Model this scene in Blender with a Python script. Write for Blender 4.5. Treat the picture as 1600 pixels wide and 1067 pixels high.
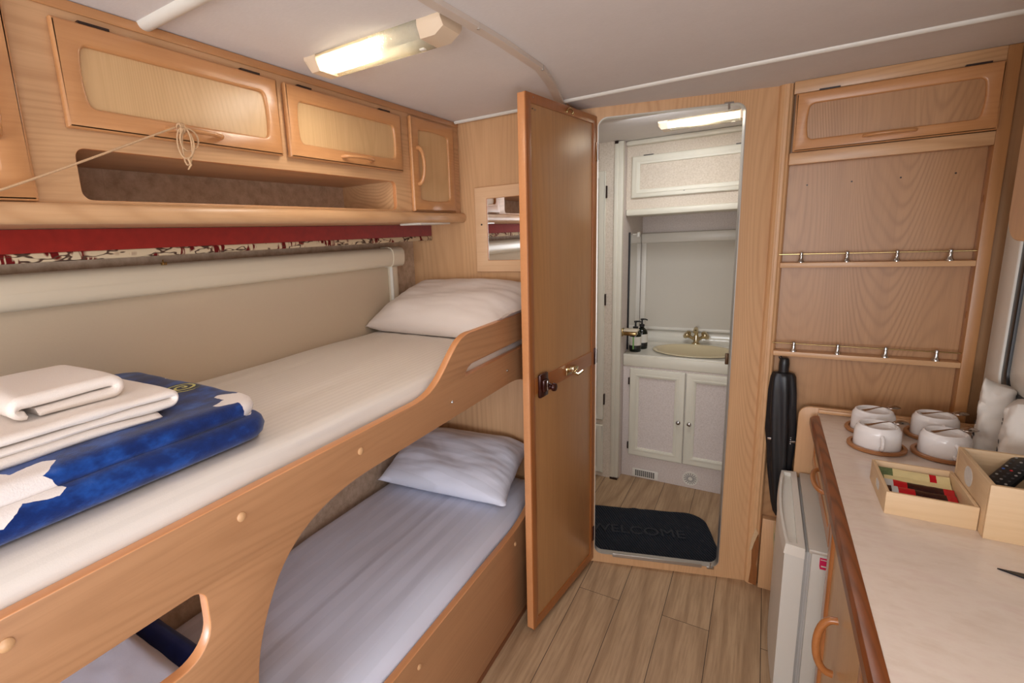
import bpy, bmesh, math, random
from mathutils import Vector, Matrix, noise
R = math.radians
PI = math.pi
random.seed(7)
for o in list(bpy.data.objects): bpy.data.objects.remove(o)
scene = bpy.context.scene
C = scene.collection

# ---------------------------------------------------------------- camera
def unit(v): return Vector(v).normalized()
fw = unit((-0.53879898, 0.82130688, -0.18748513))
rt = Vector((0.84028544, 0.53983235, -0.0500142)); rt = (rt - fw * rt.dot(fw)).normalized()
dn = fw.cross(rt)
cam_data = bpy.data.cameras.new('camera'); cam = bpy.data.objects.new('camera', cam_data); C.objects.link(cam)
M = Matrix.Identity(4)
for i in range(3):
    M[i][0] = rt[i]; M[i][1] = -dn[i]; M[i][2] = -fw[i]
M[2][3] = 1.5
cam.matrix_world = M
cam_data.sensor_width = 36; cam_data.sensor_fit = 'HORIZONTAL'
cam_data.lens = 775.68 / 1600 * 36
cam_data.shift_x = (800 - 688.445) / 1600
cam_data.shift_y = (519.62 - 533.5) / 1600
cam_data.clip_start = 0.02
scene.camera = cam

# ---------------------------------------------------------------- light and exposure
scene.view_settings.view_transform = 'Standard'
scene.view_settings.look = 'None'
scene.view_settings.gamma = 1
scene.view_settings.use_curve_mapping = False
scene.view_settings.exposure = 0.0
w = bpy.data.worlds.new('sky'); scene.world = w; w.use_nodes = True
bg = w.node_tree.nodes['Background']; bg.inputs[0].default_value = (0.75, 0.85, 1, 1); bg.inputs[1].default_value = 1.0
def area(name, loc, direction, sx, sy, power, col):
    l = bpy.data.lights.new(name, 'AREA'); l.shape = 'RECTANGLE'; l.size = sx; l.size_y = sy; l.energy = power; l.color = col
    o = bpy.data.objects.new(name, l); C.objects.link(o); o.location = loc
    o.rotation_euler = Vector(direction).to_track_quat('-Z', 'Z').to_euler()
    return o
# daylight: big front window behind the camera, open entrance door beside it; the rest are added fills
area('daylight_front_window', (-0.35, -1.96, 1.25), (0, 1, 0.12), 1.5, 0.95, 42, (0.97, 0.98, 1.0))
area('daylight_entrance_door', (0.63, -0.45, 0.78), (-1, .60, -.10), 0.8, 1.3, 13, (0.76, 0.85, 1.0))
area('overhead_fill', (0.28, 0.05, 1.955), (0.1, .45, -1), 0.45, 0.6, 12, (0.97, 0.98, 1.0))  # added soft fill from above, brightens the worktop side; no hatch in the ceiling
area('lower_bunk_fill', (-1.362, -0.32, 0.72), (1, .75, -.12), 0.75, 0.24, 15.0, (0.62, 0.76, 1.0))  # added cool fill hidden behind the side board, brightens the lower bunk; no window there
area('washroom_fill', (-0.38, 2.34, 1.95), (0, .35, -1), 0.36, 0.3, 6.5, (0.95, 0.97, 1.0))  # added fill to brighten vanity and mat; the ceiling is closed here

# ---------------------------------------------------------------- helpers
def offset_of(parent):
    v = Vector((0, 0, 0))
    while parent is not None:
        v += parent.location; parent = parent.parent
    return v
def finish(name, me, mats, parent=None, smooth=35):
    """mesh data is in world coordinates; shift it to its parent's frame"""
    if not isinstance(mats, (list, tuple)): mats = [mats]
    if len(me.materials): me.materials.clear()
    for m in mats: me.materials.append(m)
    off = offset_of(parent)
    if off.length: me.transform(Matrix.Translation(-off))
    me.name = name
    me.polygons.foreach_set('use_smooth', [True] * len(me.polygons))
    me.set_sharp_from_angle(angle=R(smooth))
    o = bpy.data.objects.new(name, me); C.objects.link(o); o.parent = parent
    return o
def obj(name, bm, mats, parent=None, smooth=35):
    me = bpy.data.meshes.new(name)
    bmesh.ops.recalc_face_normals(bm, faces=bm.faces)
    bm.to_mesh(me); bm.free()
    return finish(name, me, mats, parent, smooth)
def thing(name, loc, label=None, cat=None, group=None, kind=None):
    o = bpy.data.objects.new(name, None); C.objects.link(o); o.location = loc; o.empty_display_size = .05
    return tag(o, label, cat, group, kind)
def tag(o, label=None, cat=None, group=None, kind=None):
    if label: o['label'] = label
    if cat: o['category'] = cat
    if group: o['group'] = group
    if kind: o['kind'] = kind
    return o
def copy_tree(o, parent=None):
    c = o.copy(); C.objects.link(c); c.parent = parent
    for ch in list(o.children): copy_tree(ch, c)
    return c
BM = bmesh.new
def box(bm, a, b, bev=0.0, mi=0, seg=2):
    a = Vector(a); b = Vector(b)
    r = bmesh.ops.create_cube(bm, size=1)
    vs = r['verts']
    for v in vs: v.co = Vector(((a[i] + b[i]) / 2 + v.co[i] * abs(b[i] - a[i])) for i in range(3))
    fs = set(f for v in vs for f in v.link_faces)
    for f in fs: f.material_index = mi
    if bev:
        es = list(set(e for v in vs for e in v.link_edges))
        bmesh.ops.bevel(bm, geom=es, offset=bev, segments=seg, profile=.5, affect='EDGES', material=mi)
    return bm
def boxo(name, a, b, mat, parent=None, bev=0.0):
    return obj(name, box(BM(), a, b, bev), mat, parent)
def obox(bm, o, U, Vv, W, a, b, bev=0.0):
    """box in the frame o,U,V,W from local a to b"""
    t = BM(); box(t, a, b, bev)
    Mx = Matrix((tuple(U) + (0,), tuple(Vv) + (0,), tuple(W) + (0,), (0, 0, 0, 1))).transposed()
    Mx.translation = Vector(o)
    bmesh.ops.transform(t, matrix=Mx, verts=t.verts)
    me = bpy.data.meshes.new('tmp'); t.to_mesh(me); t.free(); bm.from_mesh(me); bpy.data.meshes.remove(me)
    return bm
def tube(bm, pts, rad, n=10, flat=None, close=True):
    """tube along pts; rad number or list; flat=(up vector, factor) squashes the section"""
    pts = [Vector(p) for p in pts]; m = len(pts)
    rads = rad if isinstance(rad, (list, tuple)) else [rad] * m
    rings = []; prev = None
    for i, p in enumerate(pts):
        t = (pts[min(i + 1, m - 1)] - pts[max(i - 1, 0)]).normalized()
        if prev is None:
            a = Vector((0, 0, 1)) if abs(t.z) < .9 else Vector((1, 0, 0))
            if flat: a = Vector(flat[0])
            u = (a - t * a.dot(t)).normalized()
        else:
            u = (prev - t * prev.dot(t)).normalized()
        prev = u; v = t.cross(u)
        f = flat[1] if flat else 1
        rings.append([bm.verts.new(p + (u * math.cos(2 * PI * k / n) * f + v * math.sin(2 * PI * k / n)) * rads[i]) for k in range(n)])
    for i in range(m - 1):
        for k in range(n):
            bm.faces.new((rings[i][k], rings[i][(k + 1) % n], rings[i + 1][(k + 1) % n], rings[i + 1][k]))
    if close:
        bm.faces.new(rings[0]); bm.faces.new(rings[-1])
    return bm
def lathe(bm, prof, c, n=32, axis='Z', mi=0):
    """prof: list of (r, h) along the axis from point c"""
    c = Vector(c)
    def P(r, h, a):
        x, y = r * math.cos(a), r * math.sin(a)
        return c + (Vector((x, y, h)) if axis == 'Z' else Vector((x, -h, y)) if axis == 'Y' else Vector((h, x, y)))
    rings = []
    for r, h in prof:
        if r < 1e-6: rings.append([bm.verts.new(P(0, h, 0))])
        else: rings.append([bm.verts.new(P(r, h, 2 * PI * k / n)) for k in range(n)])
    for a, b in zip(rings, rings[1:]):
        for k in range(n):
            if len(a) == 1 and len(b) == 1: continue
            if len(a) == 1: f = bm.faces.new((a[0], b[k], b[(k + 1) % n]))
            elif len(b) == 1: f = bm.faces.new((a[k], a[(k + 1) % n], b[0]))
            else: f = bm.faces.new((a[k], a[(k + 1) % n], b[(k + 1) % n], b[k]))
            f.material_index = mi
    return bm
def prism(bm, poly, axis, a, b):
    """2-D polygon extruded along a world axis from a to b"""
    def P(p, h): return (h, p[0], p[1]) if axis == 'X' else (p[0], h, p[1]) if axis == 'Y' else (p[0], p[1], h)
    A = [bm.verts.new(P(p, a)) for p in poly]; B = [bm.verts.new(P(p, b)) for p in poly]
    bm.faces.new(A); bm.faces.new(B)
    for i in range(len(poly)):
        j = (i + 1) % len(poly); bm.faces.new((A[i], A[j], B[j], B[i]))
    return bm
def rr(x0, y0, x1, y1, r, n=6):
    """rounded rectangle outline; r number or four radii (bl, br, tr, tl)"""
    rs = r if isinstance(r, (list, tuple)) else [r] * 4
    out = []
    for (cx, cy, a0), q in zip(((x0, y0, 180), (x1, y0, 270), (x1, y1, 0), (x0, y1, 90)), rs):
        sx = 1 if cx == x0 else -1; sy = 1 if cy == y0 else -1
        if q <= 0: out.append((cx, cy)); continue
        for k in range(n + 1):
            a = R(a0 + 90 * k / n)
            out.append((cx + sx * q + q * math.cos(a), cy + sy * q + q * math.sin(a)))
    return out
def bowed(x0, y0, x1, y1, bow, r=.02, horiz=True, n=8):
    """rounded rectangle whose short ends bulge outwards"""
    if not horiz: return [(x, y) for y, x in bowed(y0, x0, y1, x1, bow, r, True, n)][::-1]
    base = rr(x0, y0, x1, y1, r, 6); cy = (y0 + y1) / 2; h = (y1 - y0) / 2; out = []
    full = []
    for a, b in zip(base, base[1:] + base[:1]):
        m = max(1, int(math.hypot(b[0] - a[0], b[1] - a[1]) / .008)); full += [(a[0] + (b[0] - a[0]) * k / m, a[1] + (b[1] - a[1]) * k / m) for k in range(m)]
    for x, y in full:
        k = 1 - ((y - cy) / h) ** 2; e = x0 + .03 if x < x0 + .03 else x1 - .03
        wgt = max(0, 1 - min(x - x0, x1 - x) / .03)
        out.append((x + math.copysign(bow * k * wgt, x - (x0 + x1) / 2), y))
    return out
def plate(name, outline, holes, o, U, Vv, th, mats, parent=None, bev=0.0):
    """flat board with holes: outline in the (U,V) plane at o, th deep along -W (W = U x V), edges take mats[1]"""
    cu = bpy.data.curves.new('tmp', 'CURVE'); cu.dimensions = '2D'; cu.fill_mode = 'BOTH'
    cu.extrude = max(th / 2 - bev, 0.0001); cu.bevel_depth = bev; cu.bevel_resolution = 2; cu.offset = -bev
    for pl in [outline] + list(holes):
        s = cu.splines.new('POLY'); s.points.add(len(pl) - 1); s.use_cyclic_u = True
        for p, q in zip(s.points, pl): p.co = (q[0], q[1], 0, 1)
    t = bpy.data.objects.new('tmp', cu); C.objects.link(t)
    dg = bpy.context.evaluated_depsgraph_get(); dg.update()
    me = bpy.data.meshes.new_from_object(t.evaluated_get(dg))
    bpy.data.objects.remove(t); bpy.data.curves.remove(cu)
    U = Vector(U).normalized(); Vv = Vector(Vv).normalized(); W = U.cross(Vv)
    bm = BM(); bm.from_mesh(me); bpy.data.meshes.remove(me)
    bmesh.ops.remove_doubles(bm, verts=bm.verts, dist=1e-5)
    for f in bm.faces: f.material_index = 0 if (abs(f.normal.z) > .9 or len(mats) == 1) else 1
    for v in bm.verts: v.co = Vector(o) + U * v.co.x + Vv * v.co.y + W * (v.co.z - th / 2)
    me = bpy.data.meshes.new(name); bm.to_mesh(me); bm.free()
    return finish(name, me, mats, parent, 40)
def plateX(name, outline, holes, x, th, mats, parent=None, bev=0.0):
    """board in a y-z plane spanning x-th .. x"""
    return plate(name, outline, holes, (x, 0, 0), (0, 1, 0), (0, 0, 1), th, mats, parent, bev)
def plateY(name, outline, holes, y, th, mats, parent=None, bev=0.0):
    """board in an x-z plane spanning y .. y+th"""
    return plate(name, outline, holes, (0, y, 0), (1, 0, 0), (0, 0, 1), th, mats, parent, bev)
def arc(p0, p1, bulge, n=14):
    """arch from p0 to p1 standing off by the vector bulge"""
    p0 = Vector(p0); p1 = Vector(p1); b = Vector(bulge); out = []
    for k in range(n + 1):
        t = k / n; s = math.sin(PI * t) ** .75
        out.append(p0.lerp(p1, .5 - .5 * math.cos(PI * t)) + b * s)
    return out
def fbm(p, s): return noise.noise(Vector(p) * s)

# ---------------------------------------------------------------- materials
class N:
    def __init__(s, name, rough=.5, metal=0.0, spec=.5):
        s.m = bpy.data.materials.new(name); s.m.use_nodes = True
        s.t = s.m.node_tree; s.b = s.t.nodes['Principled BSDF']
        s.b.inputs['Roughness'].default_value = rough; s.b.inputs['Metallic'].default_value = metal
        s.b.inputs['Specular IOR Level'].default_value = spec
    def n(s, typ, **kw):
        q = s.t.nodes.new('ShaderNode' + typ)
        for k, v in kw.items():
            if hasattr(q, k): setattr(q, k, v)
        return q
    def l(s, a, b): s.t.links.new(a, b)
    def coord(s, scale=(1, 1, 1), loc=(0, 0, 0), rot=(0, 0, 0)):
        c = s.n('TexCoord'); m = s.n('Mapping'); m.inputs['Scale'].default_value = scale
        m.inputs['Location'].default_value = loc; m.inputs['Rotation'].default_value = rot
        s.l(c.outputs['Object'], m.inputs['Vector']); return m.outputs[0]
    def noise(s, vec, scale, detail=3, rough=.5):
        q = s.n('TexNoise'); s.l(vec, q.inputs['Vector']); q.inputs['Scale'].default_value = scale
        q.inputs['Detail'].default_value = detail; q.inputs['Roughness'].default_value = rough
        return q.outputs['Fac']
    def ramp(s, fac, stops):
        q = s.n('ValToRGB'); e = q.color_ramp.elements
        while len(e) < len(stops): e.new(.5)
        for x, (p, c) in zip(e, stops): x.position = p; x.color = tuple(c) + (1,) if len(c) == 3 else c
        s.l(fac, q.inputs[0]); return q.outputs[0]
    def mix(s, a, b, fac, mode='MIX'):
        q = s.n('Mix', data_type='RGBA', blend_type=mode)
        for v, i in ((fac, 0), (a, 6), (b, 7)):
            if isinstance(v, (int, float)): q.inputs[i].default_value = v
            elif isinstance(v, (tuple, list)): q.inputs[i].default_value = tuple(v) + (1,)
            else: s.l(v, q.inputs[i])
        return q.outputs[2]
    def math(s, op, a, b=None, c=None):
        q = s.n('Math', operation=op)
        for i, v in enumerate((a, b, c)):
            if v is None: continue
            if isinstance(v, (int, float)): q.inputs[i].default_value = v
            else: s.l(v, q.inputs[i])
        return q.outputs[0]
    def color(s, c):
        if isinstance(c, (tuple, list)): s.b.inputs['Base Color'].default_value = tuple(c) + (1,)
        else: s.l(c, s.b.inputs['Base Color'])
    def bump(s, h, strength=.2, dist=.002):
        q = s.n('Bump'); q.inputs['Strength'].default_value = strength; q.inputs['Distance'].default_value = dist
        s.l(h, q.inputs['Height']); s.l(q.outputs[0], s.b.inputs['Normal'])
def srgb(r, g, b):
    f = lambda c: (c / 255 / 12.92) if c <= 10 else ((c / 255 + .055) / 1.055) ** 2.4
    return (f(r), f(g), f(b))
def wood(name, light, dark, along='Z', across='Y', freq=9.0, rough=.38, fig=.9, coat=.15, rings=420):
    q = N(name, rough)
    sc = [1, 1, 1]; sc['XYZ'.index(along)] = .09
    tc = q.n('TexCoord'); sep = q.n('SeparateXYZ'); q.l(tc.outputs['Object'], sep.inputs[0])
    n1 = q.noise(q.coord(sc), 2.6, 1.2, .35)
    ph = q.math('ADD', q.math('MULTIPLY', sep.outputs['XYZ'.index(across)], freq * 14), q.math('MULTIPLY', n1, rings))
    sn = q.math('POWER', q.math('MULTIPLY_ADD', q.math('SINE', ph), .5, .5), 2.5)
    s2 = [170, 170, 170]; s2['XYZ'.index(along)] = 5
    fib = q.noise(q.coord(s2), 1.0, 3, .65)
    s3 = [26, 26, 26]; s3['XYZ'.index(along)] = 1.2
    strk = q.noise(q.coord(s3), 1.0, 2, .5)
    lo = q.noise(q.coord([5 if a != along else .8 for a in 'XYZ']), 1.0, 2)
    mid = tuple(a * .45 + b * .55 for a, b in zip(light, dark))
    amp = q.n('Clamp'); q.l(q.math('MULTIPLY', q.math('SUBTRACT', lo, .30), 2.2), amp.inputs[0])
    base = q.mix(light, mid, q.math('MULTIPLY', q.math('MULTIPLY', sn, amp.outputs[0]), fig))
    cl = q.n('Clamp'); q.l(q.math('MULTIPLY', q.math('SUBTRACT', fib, .46), 2.6), cl.inputs[0])
    base = q.mix(base, mid, q.math('MULTIPLY', cl.outputs[0], .55))
    cl = q.n('Clamp'); q.l(q.math('MULTIPLY', q.math('SUBTRACT', strk, .45), 2.5), cl.inputs[0])
    base = q.mix(base, mid, q.math('MULTIPLY', cl.outputs[0], .45))
    q.color(base); q.b.inputs['Coat Weight'].default_value = coat; q.b.inputs['Coat Roughness'].default_value = .3
    return q.m
BEECH = (srgb(212, 168, 124), srgb(168, 118, 74))
BEECH_P = (srgb(212, 174, 126), srgb(176, 132, 84))
ORANGE = (srgb(200, 144, 94), srgb(172, 110, 62))
OAKD = (srgb(176, 128, 80), srgb(128, 84, 44))
m_wall_wood = wood('beech_laminate_wall', *BEECH, along='Z', across='X', freq=16, fig=.85, rings=520)
m_panel_y = wood('beech_laminate_panel', *BEECH_P, along='Z', across='Y', freq=4, fig=.75, rings=900)
m_face_h = wood('beech_laminate_horizontal', *BEECH, along='Y', across='Z', freq=8)
m_face_x = wood('beech_laminate_rail', *BEECH, along='X', across='Z', freq=8)
m_frame = wood('solid_beech_frame', *ORANGE, along='Y', across='Z', freq=6, rough=.3, fig=.5, coat=.3)
m_frame_x = wood('solid_beech_frame_cross', *ORANGE, along='X', across='Z', freq=6, rough=.3, fig=.5, coat=.3)
m_door = wood('oak_laminate_door', *OAKD, along='Z', across='Y', freq=11, rough=.3, fig=.6, coat=.35)
m_doorframe = wood('oak_door_frame', srgb(158, 94, 44), srgb(120, 64, 26), along='Z', across='Y', freq=6, rough=.3, fig=.4, coat=.35)
m_edge = wood('beech_edge_band', srgb(210, 146, 96), srgb(190, 124, 76), along='Y', across='Z', freq=4, rough=.35, fig=.3)
m_bunk = wood('bunk_board_laminate', srgb(182, 134, 94), srgb(146, 100, 64), along='Y', across='Z', freq=9, rough=.45, fig=.75, coat=.05)
m_shelfback = wood('ash_laminate_back', srgb(182, 136, 92), srgb(126, 80, 44), along='Z', across='X', freq=9, rough=.4, fig=1.15, rings=900)
m_stile = wood('stile_beech', srgb(186, 134, 84), srgb(152, 100, 56), along='Z', across='X', freq=6, fig=.5)
m_post = wood('fluted_post_beech', srgb(214, 168, 122), srgb(178, 128, 84), along='Z', across='X', freq=14, fig=.7)
m_bamboo = wood('pale_bamboo', srgb(216, 184, 144), srgb(196, 158, 114), along='X', across='Z', freq=16, rough=.5, fig=.5, coat=0)
m_darkwood = wood('worn_mahogany_edge', srgb(134, 72, 32), srgb(34, 12, 5), along='Y', across='X', freq=40, rough=.32, fig=1.3, coat=.2, rings=600)
m_redwood = wood('saucer_wood', srgb(166, 110, 64), srgb(128, 76, 42), along='X', across='Y', freq=9, rough=.4, fig=.5)
m_torn = wood('bare_torn_wood', srgb(150, 92, 44), srgb(96, 50, 20), along='Z', across='X', freq=14, rough=.7)
def plain(name, c, rough=.5, metal=0, spec=.5, nz=0, nscale=60, bump=0):
    q = N(name, rough, metal, spec)
    if nz:
        f = q.noise(q.coord(), nscale, 3)
        q.color(q.mix(tuple(x * (1 - nz) for x in c), tuple(min(1, x * (1 + nz)) for x in c), f))
        if bump: q.bump(f, bump)
    else: q.color(c)
    return q.m
m_black = plain('black_plastic', (.012, .012, .013), .35)
m_dark = plain('dark_void', (.02, .016, .014), .8)
m_gap = plain('dark_brown_hinge', srgb(40, 20, 14), .4)
m_white = plain('white_plastic', srgb(226, 222, 212), .35, nz=.02)
m_cream = plain('cream_plastic', srgb(222, 208, 184), .32, nz=.02, nscale=8)
m_cream_door = plain('ivory_door_frame', srgb(226, 222, 206), .4, nz=.03, nscale=20)
m_fridge = plain('fridge_white', srgb(214, 212, 204), .33, nz=.02, nscale=5)
m_fridge2 = plain('fridge_lid_grey', srgb(198, 190, 178), .35, nz=.03, nscale=6)
m_gasket = plain('grey_gasket', srgb(150, 146, 142), .6)
m_brass = plain('brass', srgb(180, 156, 108), .25, 1)
m_gold = plain('pale_gold_chrome', srgb(206, 190, 156), .14, 1)
m_chrome = plain('chrome', srgb(200, 200, 200), .15, 1)
m_alu = plain('aluminium', srgb(196, 192, 186), .35, .8)
m_bronze = plain('antique_spoon_steel', srgb(172, 160, 150), .2, 1)
m_ceramic = plain('white_ceramic', srgb(236, 230, 226), .12, nz=.01)
m_basin = plain('ivory_basin', srgb(214, 200, 166), .15)
m_mirror = plain('mirror_glass', (.9, .9, .9), .01, 1)
m_bronzelock = plain('dark_red_lock', srgb(58, 20, 14), .25, .3)
m_rope = plain('twine', srgb(196, 160, 122), .9, nz=.25, nscale=400)

def fabric(name, c, nz=.05, nscale=300, rough=.9, stripes=None, sheen=.0, bump=.15):
    q = N(name, rough, spec=.2)
    f = q.noise(q.coord(), nscale, 2)
    col = q.mix(tuple(x * (1 - nz) for x in c), tuple(min(1, x * (1 + nz)) for x in c), f)
    if stripes:
        axis, period, amt = stripes
        s = q.n('SeparateXYZ'); tc = q.n('TexCoord'); q.l(tc.outputs['Object'], s.inputs[0])
        sn = q.math('SINE', q.math('MULTIPLY', s.outputs[axis], 2 * PI / period))
        st = q.math('MULTIPLY', q.math('ADD', q.math('MULTIPLY', sn, 4), .5), 1)
        cl = q.n('Clamp'); q.l(st, cl.inputs[0])
        col = q.mix(col, tuple(x * (1 - amt) for x in c), cl.outputs[0])
        q.l(q.math('MULTIPLY_ADD', cl.outputs[0], .25, rough - .3), q.b.inputs['Roughness'])
    q.color(col); q.bump(f, bump, .001)
    q.b.inputs['Sheen Weight'].default_value = sheen
    return q.m
m_sheet = fabric('cream_cotton_sheet', srgb(224, 214, 204), .02, 500, .85, ('X', .016, .035))
m_pillow = fabric('cream_cotton_pillowcase', srgb(228, 216, 208), .02, 500, .85)
m_sheet2 = fabric('white_satin_stripe_sheet', srgb(222, 224, 238), .015, 500, .75, ('X', .062, .07))
m_pillow2 = fabric('white_satin_stripe_pillowcase', srgb(226, 226, 236), .015, 500, .75, ('Y', .05, .10))
m_towel = fabric('white_towel', srgb(240, 228, 218), .07, 700, 1, bump=.6, sheen=.2)
m_towel2 = fabric('white_folded_linen', srgb(222, 222, 230), .03, 500, .9)
m_redvelvet = fabric('red_velvet_pelmet', srgb(150, 34, 22), .25, 45, .8, sheen=.3)
m_black_nylon = plain('black_nylon', (.012, .012, .014), .38, nz=.3, nscale=40)
m_paper = fabric('white_paper_bag', srgb(222, 214, 204), .03, 40, .7)

def ceiling_mat():
    q = N('textured_ceiling_cloth', .9, spec=.2)
    f = q.noise(q.coord((60, 160, 60)), 1.5, 3); g = q.noise(q.coord(), 14, 3)
    q.color(q.mix(q.mix(srgb(226, 222, 220), srgb(238, 234, 232), f), srgb(220, 215, 212), q.math('MULTIPLY', g, .5)))
    q.bump(f, .12, .001); return q.m
m_ceiling = ceiling_mat()
def mottled(name, a, b, c, s1=26, s2=5, bmp=.1):
    q = N(name, .75, spec=.25)
    f = q.noise(q.coord(), s1, 5, .65); g = q.noise(q.coord(), s2, 2)
    col = q.ramp(f, [(.32, a), (.5, b), (.68, c)])
    q.color(q.mix(col, a, q.math('MULTIPLY', g, .35))); q.bump(f, bmp, .001); return q.m
m_wallpaper = mottled('mottled_taupe_wallpaper', srgb(180, 154, 128), srgb(202, 176, 150), srgb(218, 194, 170), 34)
m_bathpaper = mottled('speckled_cream_wallpaper', srgb(206, 194, 176), srgb(222, 210, 194), srgb(232, 222, 208), 140, 8)
m_bathpaper2 = mottled('speckled_pinkish_wallpaper', srgb(208, 196, 190), srgb(222, 212, 206), srgb(232, 222, 218), 140, 8)
def worktop_mat():
    q = N('marbled_laminate_worktop', .22)
    f = q.noise(q.coord((3, 7, 3)), 3.2, 5, .6); g = q.noise(q.coord((20, 45, 20)), 1, 3)
    c = q.ramp(f, [(.3, srgb(220, 202, 186)), (.5, srgb(232, 218, 204)), (.7, srgb(226, 206, 194))])
    q.color(q.mix(c, srgb(212, 188, 172), q.math('MULTIPLY', g, .35))); return q.m
m_worktop = worktop_mat()
def floor_mat():
    q = N('oak_vinyl_planks', .5)
    tc = q.n('TexCoord'); s = q.n('SeparateXYZ'); q.l(tc.outputs['Object'], s.inputs[0])
    cb = q.n('CombineXYZ')
    q.l(q.math('ADD', s.outputs[1], -1.87 + 12), cb.inputs[0]); q.l(q.math('ADD', s.outputs[0], -.073 + 0.1635 * 19), cb.inputs[1])
    br = q.n('TexBrick', offset=.5, offset_frequency=2, squash=1.0)
    q.l(cb.outputs[0], br.inputs['Vector'])
    br.inputs['Scale'].default_value = 1; br.inputs['Brick Width'].default_value = 2.4; br.inputs['Row Height'].default_value = .1635
    br.inputs['Mortar Size'].default_value = .0012; br.inputs['Mortar Smooth'].default_value = .1
    br.inputs['Color1'].default_value = (0, 0, 0, 1); br.inputs['Color2'].default_value = (1, 1, 1, 1); br.inputs['Mortar'].default_value = (.5, .5, .5, 1)
    off = q.n('VectorMath', operation='MULTIPLY_ADD'); q.l(br.outputs['Color'], off.inputs[0]); off.inputs[1].default_value = (3.1, 5.3, 0); q.l(tc.outputs['Object'], off.inputs[2])
    mp = q.n('Mapping'); mp.inputs['Scale'].default_value = (1, .14, 1); q.l(off.outputs[0], mp.inputs[0])
    wv = q.n('TexWave', bands_direction='X'); q.l(mp.outputs[0], wv.inputs[0]); wv.inputs['Scale'].default_value = 3.2; wv.inputs['Distortion'].default_value = 26; wv.inputs['Detail'].default_value = 1.5; wv.inputs['Detail Scale'].default_value = .8
    mp2 = q.n('Mapping'); mp2.inputs['Scale'].default_value = (110, 5, 1); q.l(off.outputs[0], mp2.inputs[0])
    fib = q.noise(mp2.outputs[0], 1, 4, .65)
    mp3 = q.n('Mapping'); mp3.inputs['Scale'].default_value = (9, 2, 1); q.l(off.outputs[0], mp3.inputs[0])
    blot = q.noise(mp3.outputs[0], 1, 3)
    c = q.ramp(wv.outputs['Fac'], [(0, srgb(166, 136, 104)), (.2, srgb(182, 152, 118)), (1, srgb(188, 158, 124))])
    c = q.mix(c, srgb(150, 118, 90), q.math('MULTIPLY', q.math('SUBTRACT', blot, .45), 1.3))
    c = q.mix(c, srgb(134, 102, 72), q.math('MULTIPLY', q.math('SUBTRACT', fib, .42), 2.0))
    c = q.mix(c, srgb(60, 42, 30), br.outputs['Fac'])
    q.color(c); q.bump(fib, .1, .001); return q.m
m_floor = floor_mat()
def pelmet_mat():
    q = N('patterned_red_cream_trim', .85, spec=.2)
    a = q.noise(q.coord((1, 9, 10)), 1.6, 1); b = q.noise(q.coord((1, 60, 14), loc=(0, 3, 0)), 1, 2, .6); c = q.noise(q.coord((1, 12, 40), loc=(0, 8, 1)), 1.0, 2)
    m1 = q.ramp(a, [(.52, (0,) * 3), (.56, (1,) * 3)]); m2 = q.ramp(b, [(.47, (0,) * 3), (.52, (1,) * 3)])
    col = q.mix(srgb(212, 192, 160), srgb(104, 18, 18), q.math('MULTIPLY', m1, m2))
    m3 = q.ramp(c, [(.50, (0,) * 3), (.515, (1,) * 3), (.54, (1,) * 3), (.555, (0,) * 3)])
    q.color(q.mix(col, srgb(84, 62, 50), m3)); return q.m
m_pelmet = pelmet_mat()

def emis(name, col, strength):
    q = N(name, .5); q.color((.9, .9, .85)); q.b.inputs['Emission Color'].default_value = col + (1,); q.b.inputs['Emission Strength'].default_value = strength
    return q.m
m_tube_on = emis('lit_lamp_tube', (1.0, .96, .90), 22)
def lens_mat():
    q = N('prismatic_lamp_cover', .18, spec=.5)
    f = q.noise(q.coord(), 260, 2); q.color(srgb(252, 246, 228)); q.bump(f, .5, .002)
    q.b.inputs['Transmission Weight'].default_value = .75; q.b.inputs['IOR'].default_value = 1.2
    return q.m
m_lens = lens_mat()
m_lampbody = plain('cream_lamp_body', srgb(228, 206, 178), .4)

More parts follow.
